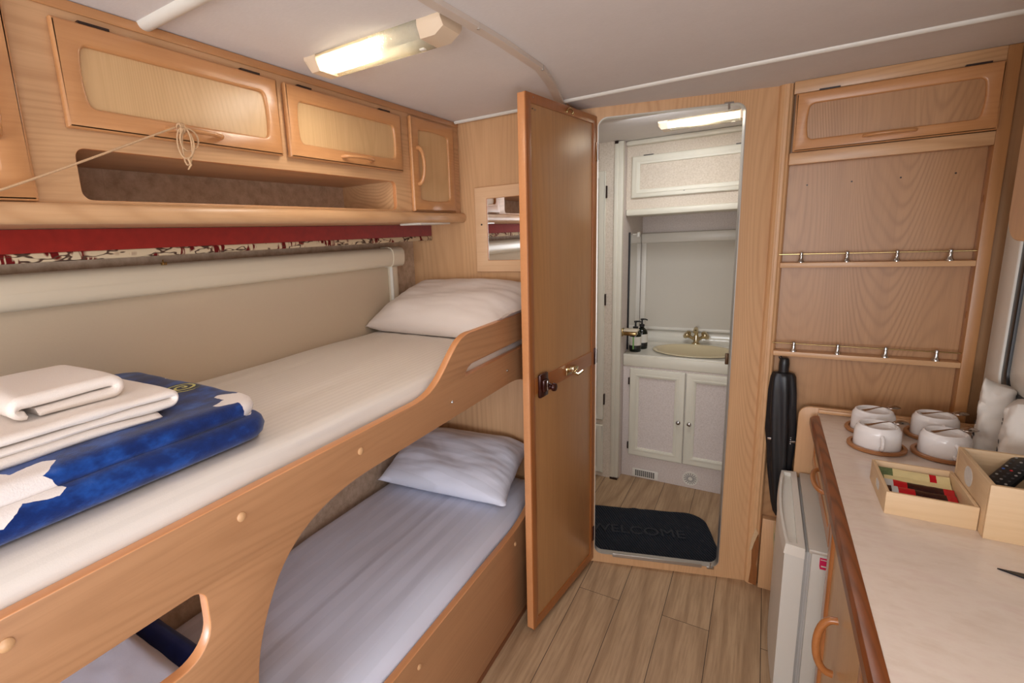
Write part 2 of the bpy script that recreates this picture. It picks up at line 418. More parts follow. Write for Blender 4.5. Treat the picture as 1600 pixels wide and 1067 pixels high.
def blanket_mat():
    q = N('blue_star_fleece', .95, spec=.15)
    tc = q.n('TexCoord'); s = q.n('SeparateXYZ'); q.l(tc.outputs['Object'], s.inputs[0])
    X, Y, Z = s.outputs
    S = q.math('SUBTRACT', X, q.math('MULTIPLY', Z, 1.0))        # unrolled across the folded edge
    wob = q.math('MULTIPLY', q.math('SUBTRACT', q.noise(q.coord(), 60, 2), .5), .012)
    def polar(cs, cy):
        dx = q.math('SUBTRACT', S, cs); dy = q.math('SUBTRACT', Y, cy)
        r = q.math('SQRT', q.math('ADD', q.math('MULTIPLY', dx, dx), q.math('MULTIPLY', dy, dy)))
        return q.math('ADD', r, wob), q.math('ARCTAN2', dy, dx)
    n1 = q.noise(q.coord((9, 6, 9)), 2, 4, .6); n2 = q.noise(q.coord(), 380, 2)
    col = q.ramp(n1, [(.3, srgb(5, 16, 62)), (.5, srgb(12, 42, 104)), (.62, srgb(24, 70, 146)), (.75, srgb(66, 96, 166))])
    mask = None
    for cs, cy, rad, ph in BL_STARS:
        r, th = polar(cs, cy)
        saw = q.math('MULTIPLY', q.math('ABSOLUTE', q.math('SUBTRACT', q.math('FRACT', q.math('MULTIPLY_ADD', th, 5 / (2 * PI), ph)), .5)), 2)
        lim = q.math('MINIMUM', q.math('DIVIDE', rad, q.math('MULTIPLY_ADD', saw, -1.25, 2.25)), rad * .80)
        mk = q.math('LESS_THAN', r, lim)
        mask = mk if mask is None else q.math('MAXIMUM', mask, mk)
    col = q.mix(col, srgb(236, 226, 220), mask)
    r, th = polar(*BL_SPIRAL)
    ph = q.math('FRACT', q.math('SUBTRACT', q.math('DIVIDE', r, .017), q.math('DIVIDE', th, 2 * PI)))
    band = q.math('MULTIPLY', q.math('LESS_THAN', ph, .34), q.math('LESS_THAN', r, .036))
    disc = q.math('LESS_THAN', r, .038)
    col = q.mix(col, srgb(10, 16, 36), disc); col = q.mix(col, srgb(206, 200, 110), band)
    q.color(col); q.bump(q.math('ADD', n2, n1), .25, .002); q.b.inputs['Sheen Weight'].default_value = .25
    return q.m
BL_STARS = [(-.835 - 1.190, .190, .088, .3), (-.85 - 1.210, .570, .075, 1.2), (-1.16 - 1.212, .61, .035, 0), (-.79 - 1.128, .455, .026, 0), (-.79 - 1.128, .36, .026, .3)]
BL_SPIRAL = (-1.03 - 1.213, .552)

# ================================================================ STRUCTURE
XL, XR, YE, ZC = -1.374, .64, 1.90, 1.965
S = 'structure'
tag(boxo('floor', (-1.5, -2.1, -.03), (XR + .06, 3.6, 0), m_floor), kind=S)
tag(boxo('ceiling', (-1.5, -2.1, ZC), (XR + .06, 3.6, ZC + .03), m_ceiling), kind=S)
tag(boxo('wall_left', (XL - .04, -2.1, 0), (XL, YE, ZC), m_wallpaper), kind=S)
# right-hand wall with the kitchen window and the entrance door opening
tag(plateX('wall_right', [(-2.1, 0), (3.6, 0), (3.6, ZC), (-2.1, ZC)], [rr(1.45, .99, 2.06, 1.49, .03), rr(-.86, .08, -.04, 1.88, .04)], XR + .05, .05, [m_white]), kind=S)
tag(plateY('wall_back', [(-1.5, 0), (.7, 0), (.7, ZC), (-1.5, ZC)], [rr(-1.12, .92, .42, 1.76, .04)], -2.02, .05, [m_wallpaper]), kind=S)
tag(boxo('wall_front', (XL - .04, YE, 0), (-.65, YE + .018, ZC), m_wall_wood), kind=S)
tag(boxo('wall_wardrobe', (-.668, YE + .018, 0), (-.65, 2.060, ZC), m_wall_wood), kind=S)

# door partition, set askew
p0 = Vector((-.583, 2.07, 0)); pu = Vector((.642, .192, 0)).normalized(); pz = Vector((0, 0, 1))
pn = pu.cross(pz)                       # faces the camera
def pp(u, z, d=0): return p0 + pu * u + pz * z + pn * d
o = plate('wall_partition', [(-.08, 0), (.645, 0), (.645, ZC), (-.08, ZC)], [rr(.006, .045, .518, 1.926, .035)], p0, pu, pz, .025, [m_wall_wood])
tag(o, kind=S)
prt = o
hole = rr(.006, .045, .518, 1.926, .035, 10)
inner = rr(.009, .048, .515, 1.923, .032, 10)
plate('opening_trim', hole, [inner], p0 + pn * .004, pu, pz, .03, [m_alu], prt)
bm = BM(); obox(bm, p0, pu, pz, pn, (.086, .038, 0), (.452, .056, .008), .002); obox(bm, p0, pu, pz, pn, (.10, .050, .008), (.44, .058, .012), .001)
obj('threshold_strip', bm, m_alu, prt)
bm = BM(); obox(bm, p0, pu, pz, pn, (.472, .036, 0), (.500, .046, .008), .002); tube(bm, [pp(.485, .045, .006), pp(.486, .066, .008)], .0025); lathe(bm, [(0, .022), (.004, .022), (.004, .026), (0, .026)], pp(.486, .042, .006), 8)
obj('door_stop', bm, m_chrome, prt)
bm = BM(); obox(bm, p0, pu, pz, pn, (.445, 1.925, 0), (.475, 1.93, .008)); tube(bm, [pp(.46, 1.927, .006), pp(.46, 1.905, .01)], .004)
obj('ceiling_catch', bm, m_chrome, prt)
bm = BM(); obox(bm, p0, pu, pz, pn, (.496, .95, 0), (.508, .995, .010), .002)
obj('strike_plate', bm, plain('bronze_strike', srgb(90, 66, 44), .4, .6), prt)
# torn, water-damaged veneer near the foot of the post
tear = [(.628, .012), (.655, .0), (.658, .06), (.650, .10), (.655, .16), (.652, .235), (.640, .20), (.632, .16), (.634, .09)]
plate('torn_veneer_patch', tear, [], p0 + pn * .0268, pu, pz, .004, [m_torn], prt)
curl = [(.622, .155), (.632, .165), (.640, .205), (.650, .24), (.640, .262), (.628, .215)]
plate('peeled_veneer', curl, [], p0 + pn * .0255, pu, pz, .003, [m_bamboo], prt)
# rounded fluted corner post
post = []
for k in range(25):
    a = PI * k / 24
    r = .024 + (.0016 * math.cos(a * 12) if k < 17 else 0)
    post.append((.642 - .024 * math.cos(a) , r * math.sin(a)))
bm = BM()
A = [bm.verts.new(p0 + pu * u + pn * d + pz * .002) for u, d in post + [(.666, -.03), (.618, -.03)]]
B = [bm.verts.new(v.co + pz * (ZC - .002)) for v in A]
bm.faces.new(A); bm.faces.new(B)
for i in range(len(A)): bm.faces.new((A[i], A[(i + 1) % len(A)], B[(i + 1) % len(A)], B[i]))
tag(obj('trim_1', bm, m_post, None, 60), kind=S)

# ceiling strips
def half_round(name, y, x0, x1, r, h, mat):
    poly = [(y - r + 2 * r * (0.5 - .5 * math.cos(PI * k / 8)), ZC - h * math.sin(PI * k / 8)) for k in range(9)]
    return obj(name, prism(BM(), poly, 'X', x0, x1), mat)
tag(half_round('trim_2', 1.872, -1.105, XR, .009, .010, m_white), kind=S)
tag(half_round('trim_3', .632, -1.115, XR, .017, .014, m_white), kind=S)
tag(boxo('baseboard_front', (.058, 2.225, 0), (.16, 2.26, .315), m_post, None, .002), kind=S)

# window_1: white frame and rubber seal of the kitchen window
win = thing('window_1', (.62, 1.75, .86), kind=S)
plateX('window_frame', rr(1.28, .86, 2.196, 1.60, .05), [rr(1.42, .97, 2.085, 1.50, .05)], .640, .034, [m_white], win, .004)
plateX('rubber_seal', rr(1.415, .965, 2.09, 1.505, .05), [rr(1.44, .99, 2.055, 1.48, .045)], .638, .026, [m_black], win, .003)
plateX('inner_frame', rr(1.435, .985, 2.06, 1.485, .045), [rr(1.50, 1.05, 1.96, 1.42, .04)], .640, .020, [m_white], win, .003)
plateX('window_pane', rr(1.44, .99, 2.055, 1.48, .04), [], .652, .004, [plain('tinted_window_pane', (.015, .015, .018), .08)], win)

# door_1: the open washroom door
h0 = Vector((-.583, 2.07, 0)); h1 = Vector((-.653, 1.537, 0))
du = (h1 - h0).normalized()          # width direction, away from the hinges
dU = -du; Wd = dU.cross(pz); sg = -1  # Wd is the face normal
def rrd(a, b, c, d, r): # in door coords (u from hinge, z)
    return rr(min(sg * a, sg * c), b, max(sg * a, sg * c), d, r)
def dpnt(u, z, d=0): return h0 + du * u + pz * z + Wd * d
door = thing('door_1', (h0.x, h0.y, 0.012), kind=S)
plate('door_leaf', rrd(.0, .018, .54, 1.932, .003), [], h0, dU, pz, .026, [m_door, m_edge], door, .001)
m_dfx = wood('oak_door_frame_rail', srgb(158, 94, 44), srgb(120, 64, 26), along='Y', across='Z', freq=6, rough=.3, fig=.4, coat=.35)
plate('door_frame', rrd(.0, .018, .54, 1.932, .002), [rrd(.034, .056, .508, 1.902, .004)], h0 + Wd * .004, dU, pz, .0045, [m_doorframe], door, .0012)
plate('middle_band', rrd(.022, .942, .506, 1.0, .001), [], h0 + Wd * .0035, dU, pz, .004, [m_dfx], door, .001)
for i, z in enumerate((1.80, .975, .145)):
    bm = BM(); obox(bm, h0, du, pz, Wd if du.cross(pz).dot(Wd) > 0 else Wd, (-.003, z - .035, .003), (.014, z + .035, .007), .001)
    tube(bm, [dpnt(-.004, z - .03, .006), dpnt(-.004, z + .03, .006)], .005)
    obj('hinge', bm, m_bronzelock if i else plain('antique_brass_hinge', srgb(110, 70, 36), .3, .8), door)
bm = BM(); obox(bm, h0, du, pz, Wd, (.430, .925, .003), (.490, 1.012, .016), .006); obox(bm, h0, du, pz, Wd, (.440, .945, .014), (.478, .99, .024), .005)
lathe(bm, [(0, 0), (.014, 0), (.010, .012), (.016, .02), (.014, .028), (0, .03)], (0, 0, 0), 16, 'X')
for v in bm.verts:
    if v.co.length < .05: v.co = dpnt(.425, .955, .012) + Wd * v.co.x + du * v.co.y + pz * v.co.z
lk = obj('door_lock', bm, m_bronzelock, door)
bm = BM(); obox(bm, h0, du, pz, Wd, (.452, .95, .023), (.458, .985, .026), .001); obj('lock_plate', bm, m_chrome, lk)
bm = BM(); obox(bm, h0, du, pz, Wd, (.216, .955, .004), (.275, .985, .010), .003); obox(bm, h0, du, pz, Wd, (.222, .968, .010), (.268, .990, .034), .006)
tube(bm, [dpnt(.245, .965, .02), dpnt(.245, .958, .04), dpnt(.215, .966, .045)], .006)
obj('toothbrush_holder', bm, m_gold, door)
bm = BM(); tube(bm, [dpnt(.24 + .022 * math.cos(PI * k / 10), 1.912 + .014 * math.sin(PI * k / 10), .008) for k in range(11)], .0022)
for u in (.218, .262): obox(bm, h0, du, pz, Wd, (u - .004, 1.908, .003), (u + .004, 1.916, .009), .001)
obj('hook_eye', bm, m_brass, door)
bm = BM()
for u, z in ((.497, 1.886), (.482, 1.884), (.496, 1.92)): lathe(bm, [(0, .0055), (.0022, .005), (.0022, 0)], dpnt(u, z, .001), 8, 'X')
obj('pin', bm, m_chrome, door)

# ================================================================ LOCKERS OVER THE BUNK
FX = -1.110        # face board
lk = thing('overhead_locker', (-1.24, .45, 1.558), 'long beech overhead locker with open cubby, above the bunk bed', 'locker')
plateX('face_board', [(-1.6, 1.598), (1.898, 1.598), (1.898, 1.9635), (-1.6, 1.9635)], [rr(.462, 1.606, 1.452, 1.702, .018)], FX, .015, [m_face_h, m_edge], lk, .0015)
bm = BM()
prism(bm, [(XL + .004, 1.560), (-1.098, 1.560)] + [(-1.098 + .014 * math.sin(PI * k / 8), 1.579 - .0195 * math.cos(PI * k / 8)) for k in range(9)] + [(XL + .004, 1.5985)], 'Y', -1.6, 1.898)
obj('shelf_board', bm, m_face_h, lk, 50)
bm = BM(); box(bm, (XL + .004, .40, 1.705), (FX - .015, 1.50, 1.715)); box(bm, (XL + .004, 1.452, 1.5985), (FX - .015, 1.466, 1.705)); box(bm, (XL + .004, .440, 1.5985), (FX - .015, .454, 1.705))
obj('cubby_divider', bm, m_face_h, lk)
bm = BM(); box(bm, (XL + .0045, .454, 1.5987), (XL + .010, 1.452, 1.7048)); box(bm, (XL + .0098, .618, 1.5987), (XL + .0108, .6195, 1.7048))
obj('cubby_back', bm, m_wallpaper, lk)
bm = BM(); box(bm, (FX + .0002, -1.6, 1.944), (FX + .003, 1.898, 1.9635), .001); obj('top_trim', bm, m_frame, lk)
boxo('strip_clip', (-1.20, 1.58, 1.5535), (-1.105, 1.80, 1.5605), m_white, lk, .002)
def locker_door(parent, y0, z0, y1, z1, handle, hinges, ml=.045, mt=.040, horiz=True):
    x = FX + .017
    f = plateX('door', rr(y0, z0, y1, z1, .003), [bowed(y0 + ml, z0 + mt, y1 - ml, z1 - mt, .006, .012, horiz)], x, .0165, [m_frame], parent, .0055)
    plateX('door_panel', rr(y0 + ml - .02, z0 + mt - .02, y1 - ml + .02, z1 - mt + .02, .002), [], x - .008, .006, [m_panel_y], f)
    if len(handle) == 4:
        a, b, z, d = handle[0], handle[1], handle[2], handle[3]
        pts = arc((x - .002, a, z), (x - .002, b, z), (.030, 0, 0)); r = [.008] * 3 + [.0068] * 9 + [.008] * 3; fl = ((0, 0, 1), .7)
    else:
        y, a, b = handle
        pts = arc((x - .002, y, a), (x - .002, y, b), (.030, 0, 0)); r = [.008] * 3 + [.0068] * 9 + [.008] * 3; fl = ((0, 1, 0), .9)
    obj('handle', tube(BM(), pts, r, 12, fl), m_frame, f, 60)
    for a, b in hinges: boxo('hinge', (FX + .001, a, z1 - .001), (x - .001, b, z1 + .0035), m_gap, f)
    return f
locker_door(lk, .452, 1.735, .951, 1.925, (.640, .762, 1.756, 0), [(.498, .552), (.845, .90)])
locker_door(lk, .975, 1.735, 1.483, 1.925, (1.175, 1.305, 1.756, 0), [(1.023, 1.073), (1.37, 1.425)])
locker_door(lk, 1.540, 1.601, 1.838, 1.935, (1.572, 1.70, 1.828), [], .045, .045, False)
locker_door(lk, .03, 1.600, .386, 1.932, (.340, 1.705, 1.826), [], .05, .045, False)
bm = BM()
for y, z in ((1.536, 1.61), ): lathe(bm, [(0, 0), (.003, 0), (0, .003)], (FX, y, z), 8, 'X')
bm.free()

# twine tied on the handle
pts = []
A0 = Vector((-1.066, .640, 1.757)); A1 = Vector((-1.07, .05, 1.50))
for k in range(30):
    t = k / 29; p = A0.lerp(A1, t); p.z += .055 * t - .055 * t * t - .020 * math.sin(PI * t); p.x += .004 * math.sin(9 * t); pts.append(p)
bm = BM(); tube(bm, pts, .0022, 7)
tw = obj('twine', bm, m_rope, None, 60)
tag(tw, 'hairy beige twine tied to the handle of the wide locker door and hanging slack', 'twine')
bm = BM()
c0 = Vector((-1.064, .652, 1.757))
for j, (wy, dz) in enumerate(((.020, .062), (.012, .075), (.027, .045))):
    loop = [c0 + Vector((.004 + .004 * math.sin(2 * PI * k / 20 + j), .004 * j + wy * math.sin(2 * PI * k / 20) * (1 if k < 10 else .6), -dz * (.5 - .5 * math.cos(2 * PI * k / 20)))) for k in range(21)]
    tube(bm, loop, .0020, 7)
for a in range(3):
    tube(bm, [c0 + Vector((.008 * math.cos(t), .004 * a - .004, .009 * math.sin(t))) for t in [2 * PI * k / 12 for k in range(13)]], .0024, 7)
tube(bm, [c0 + Vector((.004, .004, -.06)), c0 + Vector((.006, .008, -.075)), c0 + Vector((.003, .002, -.085))], [.003, .0025, .0016], 7)
obj('bow', bm, m_rope, tw, 60)

# ================================================================ WALL BESIDE THE BUNK
pel = thing('pelmet', (-1.265, .4, 1.49), 'red velvet pelmet with patterned cream lower edge, under the overhead locker', 'pelmet')
boxo('velvet_band', (-1.275, -1.5, 1.510), (-1.265, 1.897, 1.5588), m_redvelvet, pel, .002)
bm = BM(); box(bm, (-1.277, -1.5, 1.491), (-1.262, 1.897, 1.5105), .004); obj('patterned_edge', bm, m_pelmet, pel)
bl = thing('roller_blind', (-1.34, .5, 1.12), 'cream roller blind with rounded cassette behind the upper bunk', 'blind')
prof = [(XL + .001, 1.466), (-1.335, 1.470), (-1.318, 1.465), (-1.308, 1.452), (-1.3065, 1.432), (-1.308, 1.412), (-1.312, 1.400), (-1.320, 1.393), (-1.335, 1.391), (XL + .001, 1.391)]
obj('cassette', prism(BM(), prof, 'Y', -1.5, 1.665), m_cream, bl, 60)
sc = [(-1.345 + (x + 1.345) * 1.09, 1.43 + (z - 1.43) * 1.07) for x, z in prof[1:-1]]
sc = [(XL + .001, sc[0][1])] + sc + [(XL + .001, sc[-1][1])]
obj('end_cap', prism(BM(), sc, 'Y', 1.660, 1.735), m_cream, bl, 60)
bm = BM(); box(bm, (-1.3065, -1.5, 1.4275), (-1.3055, 1.66, 1.4295)); obj('cassette_seam', bm, m_cream, bl)
boxo('side_rail', (XL + .001, 1.682, 1.143), (-1.335, 1.722, 1.392), m_cream, bl, .004)
boxo('rail_lip', (-1.345, 1.676, 1.143), (-1.331, 1.684, 1.39), m_white, bl, .002)
boxo('blind_fabric', (-1.362, -1.5, 1.085), (-1.358, 1.680, 1.395), fabric('beige_blind_fabric', srgb(206, 186, 160), .015, 200), bl)
bm = BM(); lathe(bm, [(0, .006), (.006, .005), (.008, 0)], (XL, 1.80, 1.452), 12, 'X'); tag(obj('coat_knob', bm, m_gap), 'tiny dark knob on the wallpaper beside the blind cassette', 'knob')
bm = BM(); box(bm, (-1.318, .700, 1.466), (-1.308, .712, 1.4735), .001); box(bm, (-1.318, .705, 1.472), (-1.3155, .708, 1.480)); obj('blind_clip', bm, m_brass, bl)

mir = thing('wall_mirror', (-.85, YE, 1.34), 'small wall mirror in wide beech frame above the white pillow', 'mirror')
plateY('mirror_frame', rr(-1.036, 1.347, -.66, 1.697, .004), [rr(-.980, 1.396, -.716, 1.648, .003)], YE - .012, .0115, [wood('pale_mirror_frame', srgb(228, 188, 148), srgb(202, 154, 110), along='X', across='Z', freq=9, fig=.5), m_edge], mir, .003)
plateY('mirror_pane', rr(-.985, 1.391, -.711, 1.653, .002), [], YE - .006, .004, [m_mirror], mir)
bm = BM(); lathe(bm, [(0, .002), (.004, .001), (.004, 0)], (-1.005, YE - .0118, 1.545), 10, 'Y'); obj('screw', bm, m_gap, mir)

# ================================================================ BUNK BED
bunk = thing('bunk_bed', (-.74, .6, 0), 'beech laminate bunk bed with one tall cut-out side board', 'bunk bed')
BX = -.728
def bez(p0, p1, p2, p3, n=14):
    out = []
    for k in range(1, n + 1):
        t = k / n; out.append(tuple((1 - t) ** 3 * p0[i] + 3 * (1 - t) ** 2 * t * p1[i] + 3 * (1 - t) * t * t * p2[i] + t ** 3 * p3[i] for i in (0, 1)))
    return out
top = [(1.895, 1.217), (1.30, 1.217)]
out = [(-.9, 0.0), (1.895, 0.0)] + top
out += bez((1.30, 1.217), (1.225, 1.222), (1.20, 1.205), (1.14, 1.155))
out += bez((1.14, 1.155), (1.07, 1.095), (1.03, 1.086), (.96, 1.086))
out += [(-.9, 1.086)]
op = [(1.50, .985)]
op += bez((1.50, .985), (1.62, .985), (1.76, .97), (1.80, .80))
op += [(1.80, .55)]
op += bez((1.80, .55), (1.78, .43), (1.64, .398), (1.50, .398))
op += [(.62, .398)]
op += bez((.62, .398), (.50, .398), (.455, .44), (.445, .56))
op += bez((.445, .56), (.437, .74), (.46, .80), (.505, .874))
op += bez((.505, .874), (.56, .962), (.66, .987), (.80, .987))
ov = rr(.09, .845, .377, .962, (.055, .055, .022, .05), 8)
slot = [(1.235, 1.092), (1.70, 1.092), (1.86, 1.095), (1.86, 1.12), (1.68, 1.121), (1.275, 1.120), (1.25, 1.112), (1.236, 1.10)]
bb = plateX('side_board', out, [op, ov, slot], BX, .022, [m_bunk, m_edge], bunk, .003)
bm = BM(); box(bm, (BX - .016, -.9, .0005), (BX + .0015, 1.89, .022)); obj('toe_strip', bm, m_darkwood, bb)
for i, (y, z) in enumerate(((.137, 1.052), (.457, 1.047), (.761, 1.044), (1.150, 1.036), (1.517, 1.036), (.918, .348), (1.55, .348))):
    brass_s = i in (3, 4)
    r = .0045 if brass_s else .0085
    bm = lathe(BM(), [(0, .0045), (r * .6, .004), (r, .0015), (r, -.002)], (BX, y, z), 16, 'X')
    o = obj('screw_cap', bm, m_chrome if brass_s else m_post, bunk)
    if brass_s: o['label'] = 'small bare metal screw head'
boxo('upper_base', (XL + .003, -.9, .975), (BX - .023, 1.895, .993), m_bunk, bunk)
boxo('lower_base', (XL + .003, -.9, .285), (BX - .023, 1.895, .303), m_bunk, bunk)

def mattress(name, x0, x1, y0, y1, z0, z1, mat, r, seed, wr=.003, hang=0.0, nx=60, ny=120, crease=None, crease_h=.003):
    """soft slab with rounded long edges and slight wrinkles"""
    bm = BM(); prof = []
    for k in range(9): a = PI / 2 * k / 8; prof.append((x0 + r - r * math.cos(a), z1 - r + r * math.sin(a), 0))
    for k in range(1, nx): prof.append((x0 + r + (x1 - x0 - 2 * r) * k / nx, z1, 1))
    for k in range(9): a = PI / 2 * (1 - k / 8); prof.append((x1 - r + r * math.cos(a), z1 - r + r * math.sin(a), 0))
    prof = [(x0, z0, 0), (x0, (z0 + z1 - r) / 2, 0)] + prof + [(x1, z1 - r - (z1 - r - z0) * t, 0) for t in (.25, .5, .75, 1)]
    rows = []
    for j in range(ny + 1):
        y = y0 + (y1 - y0) * j / ny; row = []
        for x, z, s in prof:
            p = Vector((x, y, z)); e = min(1, abs(j) / 3, abs(ny - j) / 3)
            d = noise.noise(Vector((x * 5 + seed, y * 3, z * 5))) * wr * 1.6 + noise.noise(Vector((x * 22 + seed, y * 5 + x * 9, z * 14))) * wr * .8
            cx = (x - (x0 + x1) / 2) / (x1 - x0) * 2
            drop = hang * max(0, cx) ** 2 if z > z0 + .001 else 0
            side = abs(cx) > .96
            zz = z + (d if z > z0 + .001 else 0) + (crease_h * (1 if x > crease else 0) if crease is not None and z > z1 - .002 else 0) - drop - (1 - math.sqrt(max(0, e * (2 - e)))) * .03 * (z > z0 + .001)
            xx = x + (d * 1.6 if side and cx > 0 else 0)
            row.append(bm.verts.new((xx, y, zz)))
        rows.append(row)
    for a, b in zip(rows, rows[1:]):
        for k in range(len(a) - 1): bm.faces.new((a[k], a[k + 1], b[k + 1], b[k]))
        bm.faces.new((a[-1], a[0], b[0], b[-1]))
    bm.faces.new(rows[0]); bm.faces.new(rows[-1])
    return obj(name, bm, mat, None, 60)
tag(mattress('mattress', XL + .018, BX - .026, -.9, 1.892, .995, 1.138, m_sheet, .045, 3, .003, .012),
    'upper bunk mattress under smooth cream fitted sheet', 'mattress')
tag(mattress('mattress', XL + .004, BX - .026, -.9, 1.892, .305, .452, m_sheet2, .06, 9, .004, .010, crease=-1.03),
    'lower bunk mattress under white satin-striped sheet', 'mattress')

def pillow(name, cx, cy, cz, L, Wd_, T, mat, seed, rot=0, tilt=0, roll=0, n=56, corners=1.0, sag=None):
    bm = BM(); top = {}; bot = {}
    Mr = Matrix.Rotation(rot, 3, 'Z') @ Matrix.Rotation(tilt, 3, 'X') @ Matrix.Rotation(roll, 3, 'Y')
    for i in range(n + 1):
        for j in range(n + 1):
            u = i / n * 2 - 1; v = j / n * 2 - 1
            pin = (1 - abs(v) ** 3) * .055 * corners, (1 - abs(u) ** 3) * .045 * corners
            x = u * L / 2 * (1 - pin[0] * abs(u) ** 2); y = v * Wd_ / 2 * (1 - pin[1] * abs(v) ** 2)
            h = (max(0, 1 - abs(u) ** 3.2) * max(0, 1 - abs(v) ** 3.2)) ** .55
            e = max(abs(u), abs(v))
            wrk = noise.noise(Vector((u * 2.2 + seed, v * 2.2, 0))) * .010 + noise.noise(Vector((u * 3 + seed, v * 9, 3))) * .005 * e + abs(noise.noise(Vector((u * 5 + v * 3 + seed, v * 4 - u * 2, 7)))) * -.003
            for d, sgn in ((top, 1), (bot, -1)):
                if sgn < 0 and (i in (0, n) or j in (0, n)): d[i, j] = top[i, j]; continue
                z = sgn * T / 2 * h * (1 if sgn > 0 else .75) + (wrk * h ** .6 if sgn > 0 else wrk * .5 * h)
                if i in (0, n) or j in (0, n): z += noise.noise(Vector((u * 4 + seed, v * 4, 9))) * .008
                p = Mr @ Vector((x, y, z)) + Vector((cx, cy, cz))
                if sag: p = sag(p)
                d[i, j] = bm.verts.new(p)
    for i in range(n):
        for j in range(n):
            bm.faces.new((top[i, j], top[i + 1, j], top[i + 1, j + 1], top[i, j + 1]))
            q = (bot[i, j], bot[i, j + 1], bot[i + 1, j + 1], bot[i + 1, j])
            try: bm.faces.new(q)
            except ValueError: pass
    return obj(name, bm, mat, None, 80)
def sag_up(p):
    if p.x < -1.22: p.x = -1.22 + (p.x + 1.22) * .72
    if p.y > 1.86: p.y = 1.86 + (p.y - 1.86) * .35
    lim = 1.140 if p.x < -.765 else 1.140 + min(.095, max(0, (p.x + .765) * 3))
    if p.z < lim: p.z = lim + (p.z - lim) * .08
    return p
tag(pillow('pillow', -1.050, 1.700, 1.215, .70, .44, .185, m_pillow, 2, R(-3), R(15), R(0), sag=sag_up),
    'plump cream pillow on the upper bunk below the mirror', 'pillow')
def sag_lo(p):
    if p.y > 1.86: p.y = 1.86 + (p.y - 1.86) * .35
    lim = .458
    if p.z < lim: p.z = lim + (p.z - lim) * .08
    return p
tag(pillow('pillow', -1.07, 1.70, .545, .58, .38, .16, m_pillow2, 11, R(6), R(16), R(0), sag=sag_lo),
    'white satin-striped pillow at the head of the lower bunk', 'pillow')

# blanket, folded in two layers
def fold_slab(bm, x0, x1, y0, y1, z0, z1, r, seed, wr=.004, nx=34, ny=48, rc=.06, tilt=0):
    """one folded layer: rounded rectangle in plan with a bullnose edge"""
    def edge(ax, ay):
        return 0
    grid = {}
    cx, cy = (x0 + x1) / 2, (y0 + y1) / 2; hx, hy = (x1 - x0) / 2, (y1 - y0) / 2
    zt = {}
    for i in range(nx + 1):
        for j in range(ny + 1):
            u = i / nx * 2 - 1; v = j / ny * 2 - 1
            uu = math.copysign(1 - (1 - abs(u)) ** 1.5, u); vv = math.copysign(1 - (1 - abs(v)) ** 1.5, v)
            # squircle mapping for the plan corners
            px, py = uu * hx, vv * hy
            ex, ey = hx - abs(px), hy - abs(py)
            if ex < rc and ey < rc:
                dx, dy = rc - ex, rc - ey; m = max(dx, dy); l = math.hypot(dx, dy)
                if l > 0: dx, dy = dx / l * m, dy / l * m
                px = math.copysign(hx - rc + dx, px); py = math.copysign(hy - rc + dy, py); ee = rc - m
            else: ee = min(ex, ey)
            h = (z1 - z0) / 2; rr_ = min(h, ee)
            prof = math.sqrt(max(0, 1 - (1 - min(1, ee / (r + 1e-9))) ** 2))
            for s in (1, -1):
                if s < 0 and (i in (0, nx) or j in (0, ny)): grid[i, j, s] = grid[i, j, 1]; continue
                n_ = (noise.noise(Vector((px * 9 + seed, py * 7, s))) * wr + noise.noise(Vector((px * 30 + seed, py * 22, s))) * wr * .4)
                z = (z0 + z1) / 2 + s * h * prof + (n_ if s > 0 else 0) * prof + tilt * (px / hx)
                out = n_ * 2 * (1 - prof)
                grid[i, j, s] = bm.verts.new((cx + px * (1 + out * 1.2), cy + py * (1 + out), z))
    for i in range(nx):
        for j in range(ny):
            for s in (1, -1):
                q = (grid[i, j, s], grid[i + 1, j, s], grid[i + 1, j + 1, s], grid[i, j + 1, s])
                try: bm.faces.new(q if s > 0 else q[::-1])
                except ValueError: pass
m_blanket = blanket_mat()
bm = BM()
fold_slab(bm, -1.34, -.790, -.30, .600, 1.137, 1.183, .024, 1)
fold_slab(bm, -1.335, -.812, -.30, .596, 1.177, 1.213, .018, 5)
bmesh.ops.recalc_face_normals(bm, faces=bm.faces)
me = bpy.data.meshes.new('blanket'); bm.to_mesh(me); bm.free()
tag(finish('blanket', me, m_blanket, None, 80), 'dark blue fleece blanket with white stars and yellow swirl, folded on the upper bunk', 'blanket')

